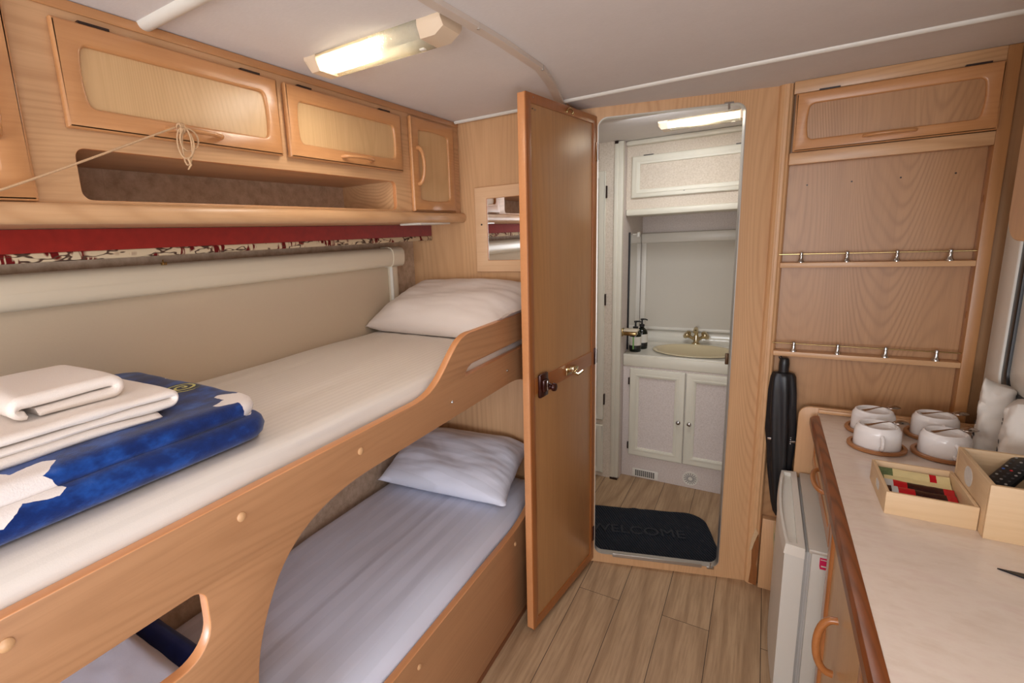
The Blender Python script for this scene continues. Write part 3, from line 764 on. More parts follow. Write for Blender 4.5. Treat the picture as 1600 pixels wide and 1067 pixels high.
# towels: folded cloth section in y-z swept along x
def towel(name, path, t, x0, x1, mat, seed, label, group):
    """path = centre line of the cloth in (y,z); swept from x0 to x1"""
    pts = []
    for a, b in zip(path, path[1:]):
        m = max(2, int(math.hypot(b[0] - a[0], b[1] - a[1]) / .008))
        pts += [(a[0] + (b[0] - a[0]) * k / m, a[1] + (b[1] - a[1]) * k / m) for k in range(m)]
    pts.append(path[-1]); m = len(pts); nrm = []
    for i in range(m):
        a = pts[max(0, i - 1)]; b = pts[min(m - 1, i + 1)]; l = math.hypot(b[0] - a[0], b[1] - a[1]) or 1
        nrm.append((-(b[1] - a[1]) / l, (b[0] - a[0]) / l))
    bm = BM(); rings = []; nx = 34
    for i in range(nx + 1):
        s = i / nx; e = min(s, 1 - s) * (x1 - x0); k = math.sqrt(max(.0, 1 - (1 - min(1, e / (t * .55))) ** 2)); k = .25 + .75 * k
        x = x0 + (x1 - x0) * s; ring = []
        order = [(q, 1) for q in range(m)] + [(q, -1) for q in reversed(range(m))]
        for q, sg_ in order:
            y, z = pts[q]; d = t / 2 * k * sg_
            nz = noise.noise(Vector((x * 9 + seed, y * 11, z * 20 + sg_))) * .0045 + noise.noise(Vector((x * 4 + seed, y * 5, 0))) * .004
            ring.append(bm.verts.new((x + noise.noise(Vector((seed, y * 8, z * 30))) * .005, y + nrm[q][0] * d + nz, z + nrm[q][1] * d + nz * .8)))
        rings.append(ring)
    L = len(rings[0])
    for a, b in zip(rings, rings[1:]):
        for k in range(L): bm.faces.new((a[k], a[(k + 1) % L], b[(k + 1) % L], b[k]))
    for ring in (rings[0], rings[-1]):
        for q in range(m - 1):
            bm.faces.new((ring[q], ring[q + 1], ring[L - 2 - q], ring[L - 1 - q]))
    bmesh.ops.recalc_face_normals(bm, faces=bm.faces)
    me = bpy.data.meshes.new(name); bm.to_mesh(me); bm.free()
    o = finish(name, me, mat, None, 80); tag(o, label, 'towel', group); return o
def ufold(y0, y1, zs, r):
    """flat layers at heights zs joined by round folds, alternately at y1 and y0"""
    out = []; right = True
    for i, z in enumerate(zs):
        a, b = (y0, y1) if right else (y1, y0)
        out += [(a, z), (b, z)]
        if i + 1 < len(zs):
            z2 = zs[i + 1]; c = (z + z2) / 2; rad = abs(z2 - z) / 2; s = 1 if right else -1
            for k in range(1, 8):
                th = PI * k / 8; out.append((b + s * rad * math.sin(th) * 1.25, c - (c - z) * math.cos(th)))
        right = not right
    return out
def arc2(cy, cz, r, a0, a1, n=8, k=1.2): return [(cy + r * k * math.cos(R(a0 + (a1 - a0) * i / n)), cz + r * math.sin(R(a0 + (a1 - a0) * i / n))) for i in range(n + 1)]
towel('bath_towel', [(.425, 1.2195), (.03, 1.2195)] + arc2(.03, 1.2268, .0073, -90, -260) + [(.440, 1.2345)] + arc2(.447, 1.2425, .0080, -90, 90) + [(.02, 1.2505)], .0138, -1.17, -.872, m_towel, 3, 'larger white bath towel folded flat on the blue blanket', 'white towels')
towel('hand_towel', [(.272, 1.2660)] + arc2(.378, 1.2765, .0105, -90, 90) + arc2(.256, 1.2765, .0107, 90, 272), .0175, -1.14, -.925, m_towel, 8,
      'smaller white hand towel folded on top of the larger towel', 'white towels')

# textiles on the lower bunk seen through the oval hole
bm = BM(); fold_slab(bm, -1.366, -.86, -.02, .490, .456, .560, .04, 4, .006, rc=.03)
tag(obj('folded_linen', bm, m_towel2, None, 80), 'folded white linen on the lower bunk, seen through the oval hole', 'linen')
m_navy = fabric('navy_fleece', srgb(14, 34, 96), .35, 30, .95, sheen=.2)
bm = BM(); fold_slab(bm, -1.366, -.86, .492, .560, .456, .535, .03, 8, .004, rc=.03)
tag(obj('navy_throw', bm, m_navy, None, 80), 'folded navy throw beside white linen on the lower bunk', 'throw')

# ================================================================ SHELF UNIT beside the post
SY = 2.215
su = thing('shelf_unit', (.32, SY, 0), 'tall shallow beech shelf unit with two brass-railed shelves and a top locker', 'shelf unit')
boxo('back_panel', (.045, SY + .047, 0), (.639, SY + .055, ZC - .001), m_shelfback, su)
boxo('stile', (.557, SY, 0), (.587, SY + .047, ZC - .001), m_stile, su, .002)
bm = BM(); box(bm, (.053, SY, 1.924), (.557, SY + .016, ZC - .001), .0015); obj('top_rail', bm, m_face_x, su)
bm = BM(); box(bm, (.053, SY, 1.690), (.557, SY + .047, 1.7295), .0015); obj('bottom_rail', bm, m_face_x, su)
bm = BM(); box(bm, (.053, SY, .66), (.150, SY + .02, .668), .001); obj('chrome_bar', bm, m_chrome, su)
f = plateY('door', rr(.060, 1.731, .556, 1.921, .003), [bowed(.102, 1.768, .514, 1.882, .006, .012)], SY - .017, .0165, [m_frame_x], su, .0055)
plateY('door_panel', rr(.085, 1.75, .53, 1.90, .002), [], SY - .009, .006, [m_panel_x if 'm_panel_x' in globals() else m_shelfback], f)
obj('handle', tube(BM(), arc((.252, SY - .015, 1.757), (.372, SY - .015, 1.757), (0, -.028, 0)), [.008] * 3 + [.0068] * 9 + [.008] * 3, 12, ((0, 0, 1), .7)), m_frame_x, f, 60)
for a in (.122, .470): boxo('hinge', (a, SY - .016, 1.9205), (a + .055, SY - .001, 1.9255), m_gap, f)
for z0, z1 in ((1.329, 1.347), (.999, 1.017)):
    sh = boxo('shelf', (.050, SY + .0005, z0), (.557, SY + .047, z1), m_face_x, su, .0015)
    zr = z1 + .030
    obj('brass_rail', tube(BM(), [(.045, SY + .010, zr), (.565, SY + .010, zr)], .0024, 10), m_brass, sh)
    for x in (.112, .241, .371, .4985):
        obj('rail_post', lathe(BM(), [(0, 0), (.0105, 0), (.0105, .004), (.008, .007), (.0055, .018), (.0062, .025), (.0048, .027), (.0062, .032), (.0045, .037), (0, .0385)], (x, SY + .010, z1), 14), m_chrome, sh, 60)
for x in (.113, .237, .363, .493):
    obj('hook_hole', lathe(BM(), [(0, .0005), (.0028, .0005), (.0028, -.001)], (x, SY + .047, 1.619), 8, 'Y'), m_gap, su)
for z in (1.535, 1.172):
    bm = lathe(BM(), [(0, .001), (.006, .0008), (.007, 0)], (0, 0, 0), 14, 'X')
    for v in bm.verts: v.co = Vector((.557 - v.co.x, SY + .024 + v.co.y, z + v.co.z * 1.9))
    obj('round_cover_cap', bm, m_redwood, su)

# umbrella hanging between post and worktop
um = thing('umbrella', (.09, SY - .03, .98), 'closed black umbrella hanging beside the post, below the lower shelf', 'umbrella')
bm = BM(); rings = []; n = 40
prof = [(.975, .014), (.955, .0165), (.935, .0165), (.930, .034), (.915, .038), (.86, .042), (.78, .044), (.70, .045), (.62, .043), (.54, .037), (.46, .030), (.40, .024), (.36, .016), (.34, .006)]
for z, r in prof:
    row = []
    for k in range(n):
        a = 2 * PI * k / n
        fold = 1 + (.13 * math.sin(a * 7 + z * 6) + .22 * noise.noise(Vector((math.cos(a) * 2, math.sin(a) * 2, z * 9)))) * (1 if z < .93 else 0)
        row.append(bm.verts.new((.088 + (.93 - z) * .03 + r * fold * math.cos(a), SY + .014 + r * .62 * min(1.1, fold) * math.sin(a), z)))
    rings.append(row)
for a, b in zip(rings, rings[1:]):
    for k in range(n): bm.faces.new((a[k], a[(k + 1) % n], b[(k + 1) % n], b[k]))
bm.faces.new(rings[0]); bm.faces.new(rings[-1])
obj('canopy', bm, m_black_nylon, um, 50)
obj('wrist_loop', tube(BM(), [(.080, SY + .014, .972), (.070, SY + .012, .992), (.075, SY + .01, .996), (.088, SY + .014, .972)], .0025), m_black_nylon, um)
obj('handle', lathe(BM(), [(0, -.01), (.016, -.01), (.017, .02), (.015, .038), (.012, .043), (0, .044)], (.088, SY + .014, .945), 20), m_black, um)
bm = BM()
for k in range(4): box(bm, (.1245, SY - .016, .66 + k * .008), (.1275, SY - .012, .664 + k * .008))
obj('popper', bm, m_chrome, um)

# ================================================================ KITCHEN
WZ = .80
ku = thing('kitchen_cabinet', (.40, 1.2, 0), 'low beech kitchen cabinet with drawer and framed cupboard door, under the pale worktop', 'cabinet')
# end panel with rounded top corner, standing behind the worktop
plateY('end_panel', rr(.143, 0, XR - .001, .818, (0, 0, 0, .035)), [], 2.196, .016, [m_post], ku, .003)
KX = .212
boxo('carcass_end', (KX + .002, 1.580, .02), (XR - .002, 1.596, .762), m_panel_y, ku)
boxo('carcass_side', (KX + .002, .45, .06), (KX + .012, 1.580, .762), m_panel_y, ku)
boxo('drawer_rail', (KX + .002, 1.596, .60), (KX + .016, 2.19, .762), m_panel_y, ku)
m_frame_k = wood('honey_beech_frame', srgb(190, 124, 70), srgb(140, 76, 36), along='Y', across='Z', freq=7, rough=.22, fig=.8, coat=.5)
m_frame_kz = wood('honey_beech_stile', srgb(190, 124, 70), srgb(140, 76, 36), along='Z', across='Y', freq=7, rough=.22, fig=.8, coat=.5)
# drawer above the fridge
dr = plateX('drawer', rr(1.600, .600, 2.190, .757, .004), [rr(1.640, .638, 2.150, .722, .02)], KX, .016, [m_frame_k], ku, .005)
plateX('drawer_panel', rr(1.62, .62, 2.17, .74, .004), [], KX - .006, .006, [m_panel_y], dr)
for v in dr.data.vertices: v.co.x -= .0
obj('handle', tube(BM(), arc((KX - .014, 1.76, .690), (KX - .014, 1.93, .690), (-.026, 0, 0)), .007, 12), m_frame_k, dr, 60)
# cupboard door
for k, (a, b) in enumerate(((1.02, 1.578), (.455, 1.015))):
    cd = plateX('cupboard_door', rr(a, .08, b, .750, .004), [rr(a + .05, .13, b - .05, .700, .02)], KX, .018, [m_frame_kz], ku, .006)
    plateX('door_panel', rr(a + .03, .11, b - .03, .72, .004), [], KX - .004, .006, [m_panel_y], cd)
    obj('handle', tube(BM(), arc((KX - .016, b - .25, .575), (KX - .016, b - .25, .430), (-.036, 0, 0)), .0085, 12), m_frame_k, cd, 60)
wt = thing('worktop', (.4, 1.2, WZ), 'pale marbled kitchen worktop with worn dark wooden edge', 'worktop')
bm = BM(); box(bm, (.200, .45, WZ - .036), (XR - .001, 2.194, WZ), .001); obj('worktop_slab', bm, m_worktop, wt)
bm = BM(); prism(bm, [(.2005, WZ - .038), (.2005, WZ + .0012), (.190, WZ + .001), (.180, WZ - .003), (.1745, WZ - .010), (.174, WZ - .030), (.177, WZ - .038)], 'Y', .45, 2.150)
obj('edge_strip', bm, m_darkwood, wt, 25)
boxo('back_lip', (.201, 2.184, WZ + .0002), (XR - .001, 2.1955, WZ + .014), m_post, wt, .002)

# small refrigerator
FZ = .556
fr = thing('fridge', (.25, 1.95, 0), 'small white refrigerator with scooped door grip, below the worktop', 'fridge')
bm = BM(); box(bm, (.168, 1.655, .01), (.60, 2.190, FZ - .012), .004); obj('fridge_body', bm, m_fridge, fr)
bm = BM(); box(bm, (.160, 1.648, FZ - .012), (.60, 2.190, FZ + .002), .005); obj('fridge_lid', bm, m_fridge2, fr)
bm = BM(); box(bm, (.152, 1.658, .02), (.157, 2.185, FZ - .016), .001); box(bm, (.163, 1.658, .02), (.168, 2.185, FZ - .016), .001); box(bm, (.156, 1.662, .02), (.164, 2.181, FZ - .016), .001); obj('door_gasket', bm, plain('pale_gasket', srgb(186, 184, 180), .5), fr)
# door: bowed front
bm = BM()
sec = [(.152, 1.652)] + [(.104 - .012 * math.sin(PI * k / 12), 1.660 + (2.182 - 1.660) * k / 12) for k in range(13)] + [(.152, 2.190)]
prism(bm, sec, 'Z', .02, FZ - .034)
fd = obj('fridge_door', bm, m_fridge, fr, 50)
bm = BM()
sec2 = [(.152, 1.648)] + [(.101 - .012 * math.sin(PI * k / 12), 1.656 + (2.186 - 1.656) * k / 12) for k in range(13)] + [(.152, 2.194)]
sec3 = [(.124, 1.690)] + [(.116 - .005 * math.sin(PI * k / 12), 1.70 + (2.14 - 1.70) * k / 12) for k in range(13)] + [(.124, 2.150)]
A = [bm.verts.new((x, y, FZ - .034)) for x, y in sec2]; B = [bm.verts.new((x + (.004 if 0 < i < 14 else 0), y, FZ - .001)) for i, (x, y) in enumerate(sec2)]
for i in range(len(A)): bm.faces.new((A[i], A[(i + 1) % 15], B[(i + 1) % 15], B[i]))
bm.faces.new(A)
Cc = [bm.verts.new((.134 if i in (0, 14) else x + .011, min(max(y, 1.668), 2.174), FZ - .001)) for i, (x, y) in enumerate(sec2)]
D = [bm.verts.new((v.co.x + (0 if i in (0, 14) else .003), v.co.y, FZ - .016)) for i, v in enumerate(Cc)]
for P_, Q_ in ((B, Cc), (Cc, D)):
    for i in range(15): bm.faces.new((P_[i], P_[(i + 1) % 15], Q_[(i + 1) % 15], Q_[i]))
bm.faces.new(D)
obj('grip_trim', bm, m_white, fd, 50)
m_pink = plain('magenta_sticker', srgb(214, 30, 88), .4)
bm = BM(); prism(bm, [(.190, .500), (.215, .500), (.215, .536), (.188, .536), (.188, .510)], 'Y', 1.6535, 1.655)
st = obj('sticker', bm, m_pink, fr)
bm = BM(); box(bm, (.190, 1.6530, .529), (.214, 1.6535, .5315)); box(bm, (.192, 1.6530, .508), (.214, 1.6535, .512)); obj('sticker_print', bm, m_white, st)
def sign(name, txt, size, parent, mat, o, U, Vv, ext=.0006):
    cu = bpy.data.curves.new('tmp', 'FONT'); cu.body = txt; cu.size = size; cu.extrude = ext; cu.align_x = 'CENTER'
    t = bpy.data.objects.new('tmp', cu); C.objects.link(t)
    dg = bpy.context.evaluated_depsgraph_get(); dg.update()
    me = bpy.data.meshes.new_from_object(t.evaluated_get(dg)); bpy.data.objects.remove(t)
    U = Vector(U).normalized(); Vv = Vector(Vv).normalized(); W = U.cross(Vv)
    for v in me.vertices: v.co = Vector(o) + U * v.co.x + Vv * v.co.y + W * v.co.z
    return finish(name, me, mat, parent)
bm = BM(); box(bm, (.1035, 1.99, .28), (.1040, 2.15, .36)); 
for v in bm.verts: v.co.x -= .009
o = obj('energy_label', bm, plain('pale_energy_label', srgb(206, 196, 150), .5), fd)
bm = BM(); box(bm, (.0940, 2.02, .34), (.0942, 2.06, .355)); obj('label_stripe', bm, plain('label_green', srgb(20, 110, 84), .5), o)

# overhead kitchen locker whose end shows at the frame edge
kl = thing('overhead_locker', (.53, .8, 1.44), 'beech overhead locker with rounded corner, high above the worktop at the right edge', 'locker')
boxo('locker_body', (.445, .1, 1.47), (XR - .001, 1.50, ZC - .001), m_panel_y, kl, .004)
plateX('locker_door', rr(.15, 1.435, 1.545, 1.94, .055), [], .445, .020, [m_post], kl, .006)

# ---- cups on wooden saucers, spoons on top
def make_cup():
    c = thing('cup', (0, 0, 0))
    prof = [(0, .058), (.040, .059), (.0425, .066), (.0455, .0685), (.0485, .067), (.0500, .062), (.0535, .0575), (.0553, .050), (.0560, .030), (.0566, .004), (.0556, 0), (.053, .001), (.0525, .03), (.050, .050), (0, .054)]
    obj('cup_body', lathe(BM(), prof, (0, 0, 0), 44), m_ceramic, c, 50)
    obj('cup_handle', tube(BM(), [(0, -.052, .048), (0, -.066, .046), (0, -.074, .034), (0, -.073, .020), (0, -.064, .012), (0, -.053, .012)], [.0065, .006, .0055, .0055, .006, .0065], 12, ((1, 0, 0), .85)), m_ceramic, c, 70)
    return c
def make_saucer():
    return obj('saucer', lathe(BM(), [(0, 0), (.067, 0), (.071, .003), (.071, .010), (.0690, .0120), (.0615, .0120), (.0600, .006), (0, .006)], (0, 0, 0), 48), m_redwood, None, 40)
def make_spoon():
    bm = BM()
    # handle: flattened tapered bar that widens at its tip
    L = [(-.045, 0, .0), (-.034, 0, .0008), (-.018, 0, .003), (0, 0, .006), (.018, 0, .007), (.030, 0, .004)]
    rad = [.0085, .0075, .0045, .0032, .0028, .0034]
    rings = []
    for (x, y, z), r in zip(L, rad):
        rings.append([bm.verts.new((x, y + r * math.cos(a), z + .0011 * math.sin(a))) for a in [2 * PI * k / 8 for k in range(8)]])
    for a, b in zip(rings, rings[1:]):
        for k in range(8): bm.faces.new((a[k], a[(k + 1) % 8], b[(k + 1) % 8], b[k]))
    bm.faces.new(rings[0]); bm.faces.new(rings[-1])
    # bowl, face down
    g = {}
    for i in range(9):
        for k in range(20):
            t = i / 8; a = 2 * PI * k / 20
            g[i, k] = bm.verts.new((.050 + .021 * t * math.cos(a), .0145 * t * math.sin(a), .006 + .008 * (1 - t * t) - .004)) if i else None
    top_ = bm.verts.new((.050, 0, .010))
    for k in range(20): bm.faces.new((top_, g[1, k], g[1, (k + 1) % 20]))
    for i in range(1, 8):
        for k in range(20): bm.faces.new((g[i, k], g[i + 1, k], g[i + 1, (k + 1) % 20], g[i, (k + 1) % 20]))
    o = obj('teaspoon', bm, m_bronze, None, 60); md = o.modifiers.new('thick', 'SOLIDIFY'); md.thickness = .0008
    return o
cup0, sau0, spo0 = make_cup(), make_saucer(), make_spoon()
CUPS = [(.3335, 2.062, 'far left', 'behind the front left one, against the shelf unit'), (.3235, 1.912, 'front left', 'nearest the worktop edge'),
        (.486, 2.085, 'far right', 'next to the paper bags'), (.474, 1.922, 'front right', 'touching the large bamboo box')]
CUPW = ['back-row cup farther left, against the shelf unit', 'front-row cup nearest the dark worktop edge', 'back-row cup beside the white paper bags', 'front-row cup partly behind the large bamboo box']
for i, (x, y, a, b) in enumerate(CUPS):
    c = cup0 if i == 0 else copy_tree(cup0); s = sau0 if i == 0 else copy_tree(sau0); p = spo0 if i == 0 else copy_tree(spo0)
    hz = (R(-2), R(2), R(8), R(12))[i]
    c.location = (x, y, WZ + .0062); c.rotation_euler = (0, 0, hz)
    s.location = (x, y, WZ)
    p.location = (x + .008, y + .002, WZ + .0765); p.rotation_euler = (0, R(-2), (R(30), R(26), R(12), R(24))[i])
    tag(c, 'upturned white ceramic cup, ' + CUPW[i], 'cup', 'upturned cups on the worktop')
    tag(s, 'round brown wooden saucer under the ' + CUPW[i], 'saucer', 'wooden saucers on the worktop')
    tag(p, 'metal teaspoon lying on the ' + CUPW[i], 'spoon', 'teaspoons on the cups')

# ---- bamboo boxes
def open_box(name, x0, y0, x1, y1, z0, z1, t, label):
    b = thing(name, ((x0 + x1) / 2, (y0 + y1) / 2, z0), label, 'box')
    boxo('base', (x0 + t, y0 + t, z0), (x1 - t, y1 - t, z0 + t), m_bamboo, b)
    boxo('front_wall', (x0, y0, z0), (x1, y0 + t, z1), m_bamboo, b, .0012)
    boxo('back_wall', (x0, y1 - t, z0), (x1, y1, z1), m_bamboo, b, .0012)
    boxo('right_wall', (x1 - t, y0 + t, z0), (x1, y1 - t, z1), m_bamboo_y, b, .0012)
    return b
m_bamboo_y = wood('pale_bamboo_side', srgb(216, 184, 144), srgb(196, 158, 114), along='Y', across='Z', freq=16, rough=.5, fig=.5, coat=0)
m_badge = plain('silvery_label', srgb(214, 212, 206), .4, nz=.15, nscale=120)
b1 = open_box('bamboo_tray', .277, 1.470, .4335, 1.668, WZ, WZ + .056, .007, 'small low bamboo tray holding drink sachets, beside the larger box')
plateX('left_wall', rr(1.477, WZ, 1.661, WZ + .056, .001), [rr(1.55, WZ + .018, 1.592, WZ + .040, .010)], .277 + .007, .007, [m_bamboo_y], b1, .001)
boxo('grip_label', (.2775, 1.545, WZ + .014), (.2785, 1.597, WZ + .044), m_badge, b1, .0004)
b2 = open_box('bamboo_box', .435, 1.440, .615, 1.662, WZ, WZ + .125, .009, 'large deep bamboo box holding two remote controls, by the bags')
plateX('left_wall', rr(1.449, WZ, 1.653, WZ + .125, .001), [rr(1.548, WZ + .068, 1.592, WZ + .105, .018)], .435 + .009, .009, [m_bamboo_y], b2, .001)
pts_ = rr(1.544, WZ + .064, 1.596, WZ + .109, .022)
plateX('grip_label', pts_, [], .4362, .0015, [m_badge], b2)

# ---- sachets standing / lying in the tray
def sachet(x, y, z, w_, l_, tilt, yaw, mats, label):
    """flat packet with crimped ends, long side along local x"""
    bm = BM(); nx, ny = 22, 6; g = {}
    Mr = Matrix.Rotation(yaw, 3, 'Z') @ Matrix.Rotation(tilt, 3, 'X')
    for s in (0, 1):
        for i in range(nx + 1):
            for j in range(ny + 1):
                u = i / nx * 2 - 1; v = j / ny * 2 - 1
                h = .0028 * (1 - abs(u) ** 6) * (1 - v * v) ** .5
                if s and (i in (0, nx) or j in (0, ny)): g[i, j, 1] = g[i, j, 0]; continue
                zz = (h if not s else -h) + (noise.noise(Vector((u * 5, v * 4, x * 50))) * .0012 if abs(u) < .9 else .0006 * math.sin(v * 20))
                g[i, j, s] = bm.verts.new(Mr @ Vector((u * l_ / 2, v * w_ / 2, zz)) + Vector((x, y, z)))
    for i in range(nx):
        for j in range(ny):
            for s in (0, 1):
                f = bm.faces.new((g[i, j, s], g[i + 1, j, s], g[i + 1, j + 1, s], g[i, j + 1, s]))
                t = i / nx; f.material_index = next((k for k, (lim, _) in enumerate(mats) if t < lim), 0)
    tag(obj('sachet', bm, [m for _, m in mats], None, 70), label, 'sachet')
m_crm = plain('cream_sachet_paper', srgb(222, 204, 150), .35, nz=.1, nscale=60); m_red = plain('red_foil', srgb(190, 22, 34), .25, nz=.2, nscale=90)
m_choc = plain('dark_brown_foil', srgb(54, 22, 20), .22, nz=.4, nscale=110); m_slv = plain('grey_white_paper', srgb(206, 206, 204), .5, nz=.05)
m_grn = plain('green_sachet_print', srgb(96, 110, 70), .4, nz=.4, nscale=150)
zt = WZ + .012
sachet(.355, 1.640, zt + .022, .032, .140, R(32), R(-2), [(.22, m_grn), (.70, m_crm), (.78, m_red), (1.01, m_crm)], 'cream drink sachet with red stripe, at the back of the small tray')
sachet(.355, 1.622, zt + .014, .030, .140, R(20), R(-1), [(.08, m_grn), (1.01, m_crm)], 'plain pale yellow sachet half hidden by the red-striped one')
sachet(.352, 1.598, zt + .012, .032, .145, R(14), R(-4), [(.08, m_choc), (.20, m_slv), (.40, m_red), (.85, m_choc), (1.01, m_red)], 'red and dark brown foil sachet across the middle of the small tray')
sachet(.356, 1.575, zt + .008, .030, .138, R(8), R(-3), [(.10, m_choc), (.22, m_slv), (.45, m_red), (.82, m_choc), (1.01, m_red)], 'second dark foil sachet, in front of the first')
sachet(.355, 1.538, zt + .005, .036, .135, R(4), R(-3), [(1.01, m_slv)], 'plain greyish white sachet at the front of the small tray')

# ---- remotes
m_dkbtn = plain('dark_grey_button', (.05, .05, .055), .5)
def remote(x, y, z, yaw, tilt, roll, label):
    r = thing('remote_control', (0, 0, 0), label, 'remote control', 'remote controls in the bamboo box')
    boxo('remote_case', (-.075, -.022, -.008), (.075, .022, .008), m_black, r, .006)
    cols = [m_white, m_red, plain('blue_button', srgb(50, 90, 170), .4), m_gasket]
    for i in range(9):
        for j in range(3):
            mt = m_gasket if (i * 2 + j) % 3 == 0 else m_dkbtn
            if i == 4: mt = cols[1] if j == 1 else cols[2] if j == 2 else m_gasket
            obj('button', lathe(BM(), [(0, .0012), (.0024, .001), (.0029, 0)], (-.060 + i * .0145, -.013 + j * .013, .0078), 10), mt, r)
    r.location = (x, y, z); r.rotation_euler = (roll, tilt, yaw)
    return r
remote(.512, 1.600, WZ + .098, R(55), R(-14), 0, 'black remote control leaning on the rim of the bamboo box, uppermost')
remote(.548, 1.555, WZ + .074, R(50), R(-8), 0, 'black remote control lower in the bamboo box, under the other one')

# ---- white paper bags
def paper_bag(cx, cy, w_, d_, h, yaw, seed, label):
    b = thing('paper_bag', (cx, cy, WZ), label, 'bag', 'white paper bags on the worktop')
    bm = BM(); n = 40; rings = []; K = 22
    for k in range(K + 1):
        t = k / K; row = []
        sx = w_ / 2 * (1 - .10 * t); sy = d_ / 2 * (1 - .60 * (max(0, t - .55) / .45) ** 2.2)
        for i in range(n):
            a = 2 * PI * i / n; ca, sa = math.cos(a), math.sin(a)
            px = sx * math.copysign(abs(ca) ** .45, ca); py = sy * math.copysign(abs(sa) ** .45, sa)
            q = noise.noise(Vector((px * 22 + seed, py * 22, t * 4))) * .016 * (.4 + t) - abs(noise.noise(Vector((px * 34 + seed, py * 30, t * 7)))) * .012 * (.4 + t) + noise.noise(Vector((px * 50 + seed, py * 40, t * 11))) * .004
            px += q * .5; py += q
            z = h * t * (1 - .10 * (px / sx) * (1 if seed % 2 else -1) * t) + noise.noise(Vector((px * 25, seed, 0))) * .022 * t * t
            row.append(bm.verts.new((cx + px * math.cos(yaw) - py * math.sin(yaw), cy + px * math.sin(yaw) + py * math.cos(yaw), WZ + z + .0003)))
        rings.append(row)
    for a, c in zip(rings, rings[1:]):
        for i in range(n): bm.faces.new((a[i], a[(i + 1) % n], c[(i + 1) % n], c[i]))
    bm.faces.new(rings[0]); bm.faces.new(rings[-1])
    obj('bag_paper', bm, m_paper, b, 60)
    # printed marks on the side facing the aisle
    m_ink = plain('black_ink', srgb(40, 38, 40), .6)
    bm = BM(); nrm = Vector((-math.sin(yaw) * 0 - math.cos(yaw), -math.sin(yaw), 0)); U = Vector((math.sin(yaw), -math.cos(yaw), 0))
    def face_pt(u, z): return Vector((cx, cy, WZ + z)) + nrm * (w_ / 2 * (1 - .10 * z / h) + .003) + U * u
    rnd = random.Random(seed)
    for z, u0, u1 in ((.030, -.02, .012), (.038, -.02, .005), (.085, -.022, .008), (.135, -.02, .0), (.147, -.018, .0)):
        tube(bm, [face_pt(u0 + (u1 - u0) * k / 6, z + .0015 * math.sin(k)) for k in range(7)], .0008, 5)
    for line in (.062, .050):
        tube(bm, [face_pt(-.012 + .028 * k / 30, line + .004 * math.sin(k * 1.7) + .002 * math.sin(k * .9)) for k in range(31)], .0006, 5)
    obj('printed_marks', bm, m_ink, b)
paper_bag(.592, 2.005, .075, .100, .205, R(-8), 5, 'white crumpled paper bag with black print, farther one by the shelf unit')
paper_bag(.600, 1.845, .080, .120, .205, R(-14), 8, 'white crumpled paper bag nearer the camera, behind the bamboo box')

# knife at the frame edge
kn = thing('table_knife', (.50, 1.315, WZ), 'dark slim knife lying on the bare worktop, cut by the right edge', 'knife')
bm = BM(); prism(bm, [(.425, 1.318), (.46, 1.3005), (.56, 1.296), (.56, 1.318)], 'Z', WZ + .0003, WZ + .003); obj('blade', bm, plain('dark_steel', srgb(50, 52, 60), .15, .9), kn)
boxo('knife_handle', (.56, 1.292, WZ + .0003), (.62, 1.320, WZ + .012), m_black, kn, .004)

# ================================================================ LAMPS AND CABLE DUCT
def lamp(x0, x1, y0, y1, h, label, lit0, lit1, power, tube_mat=None):
    t = thing('ceiling_lamp', ((x0 + x1) / 2, (y0 + y1) / 2, ZC), label, 'lamp')
    yc = (y0 + y1) / 2; hw = (y1 - y0) / 2
    def sec(k): return [(yc - hw * k, ZC - .0005), (yc - hw * k, ZC - h * .35), (yc - hw * .72 * k, ZC - h), (yc + hw * .72 * k, ZC - h), (yc + hw * k, ZC - h * .35), (yc + hw * k, ZC - .0005)]
    cap = .05
    # end caps
    for a, b in ((x0, x0 + cap * .8), (x1 - cap * 1.2, x1)):
        bm = BM(); rings = []
        xs = [(a, .55 if a == x0 else .9), (a + .012, 1), (b, 1)] if a == x0 else [(a, 1), (b - .022, 1), (b, .62)]
        for x, k in xs: rings.append([bm.verts.new((x, y, ZC - (ZC - z) * (k if k < 1 else 1))) for y, z in sec(1)])
        for A_, B_ in zip(rings, rings[1:]):
            for i in range(6): bm.faces.new((A_[i], A_[(i + 1) % 6], B_[(i + 1) % 6], B_[i]))
        bm.faces.new(rings[0]); bm.faces.new(rings[-1]); obj('end_cap', bm, m_lampbody, t)
    # prismatic cover
    bm = BM(); s0 = sec(1)
    rings = [[bm.verts.new((x, y, z)) for y, z in s0] for x in (x0 + cap * .8, x1 - cap * 1.2)]
    for i in range(5): bm.faces.new((rings[0][i], rings[0][i + 1], rings[1][i + 1], rings[1][i]))
    o = obj('lamp_cover', bm, m_lens, t); md = o.modifiers.new('thick', 'SOLIDIFY'); md.thickness = .0015
    boxo('reflector', (x0 + .01, y0 + .006, ZC - .006), (x1 - .01, y1 - .006, ZC - .001), m_lampbody, t)
    for y in (yc - hw * .30, yc + hw * .30):
        obj('lamp_tube', tube(BM(), [(x0 + lit0, y, ZC - h * .5), (x1 - lit1, y, ZC - h * .5)], h * .27, 10), tube_mat or m_tube_on, t)
    bm = BM(); box(bm, (x1 - cap * 1.9, yc - .006 + hw * .35, ZC - h - .004), (x1 - cap * 1.9 + .014, yc + .006 + hw * .35, ZC - h + .001), .002); obj('switch', bm, m_white, t)
    l = bpy.data.lights.new('lamp_glow', 'AREA'); l.shape = 'RECTANGLE'; l.size = x1 - x0 - lit0 - lit1; l.size_y = (y1 - y0) * .8; l.energy = power; l.color = (1, .94, .84)
    g = bpy.data.objects.new('lamp_glow', l); C.objects.link(g); g.parent = t; g.location = ((x0 + lit0 + x1 - lit1) / 2 - t.location.x, 0, -h - .004)
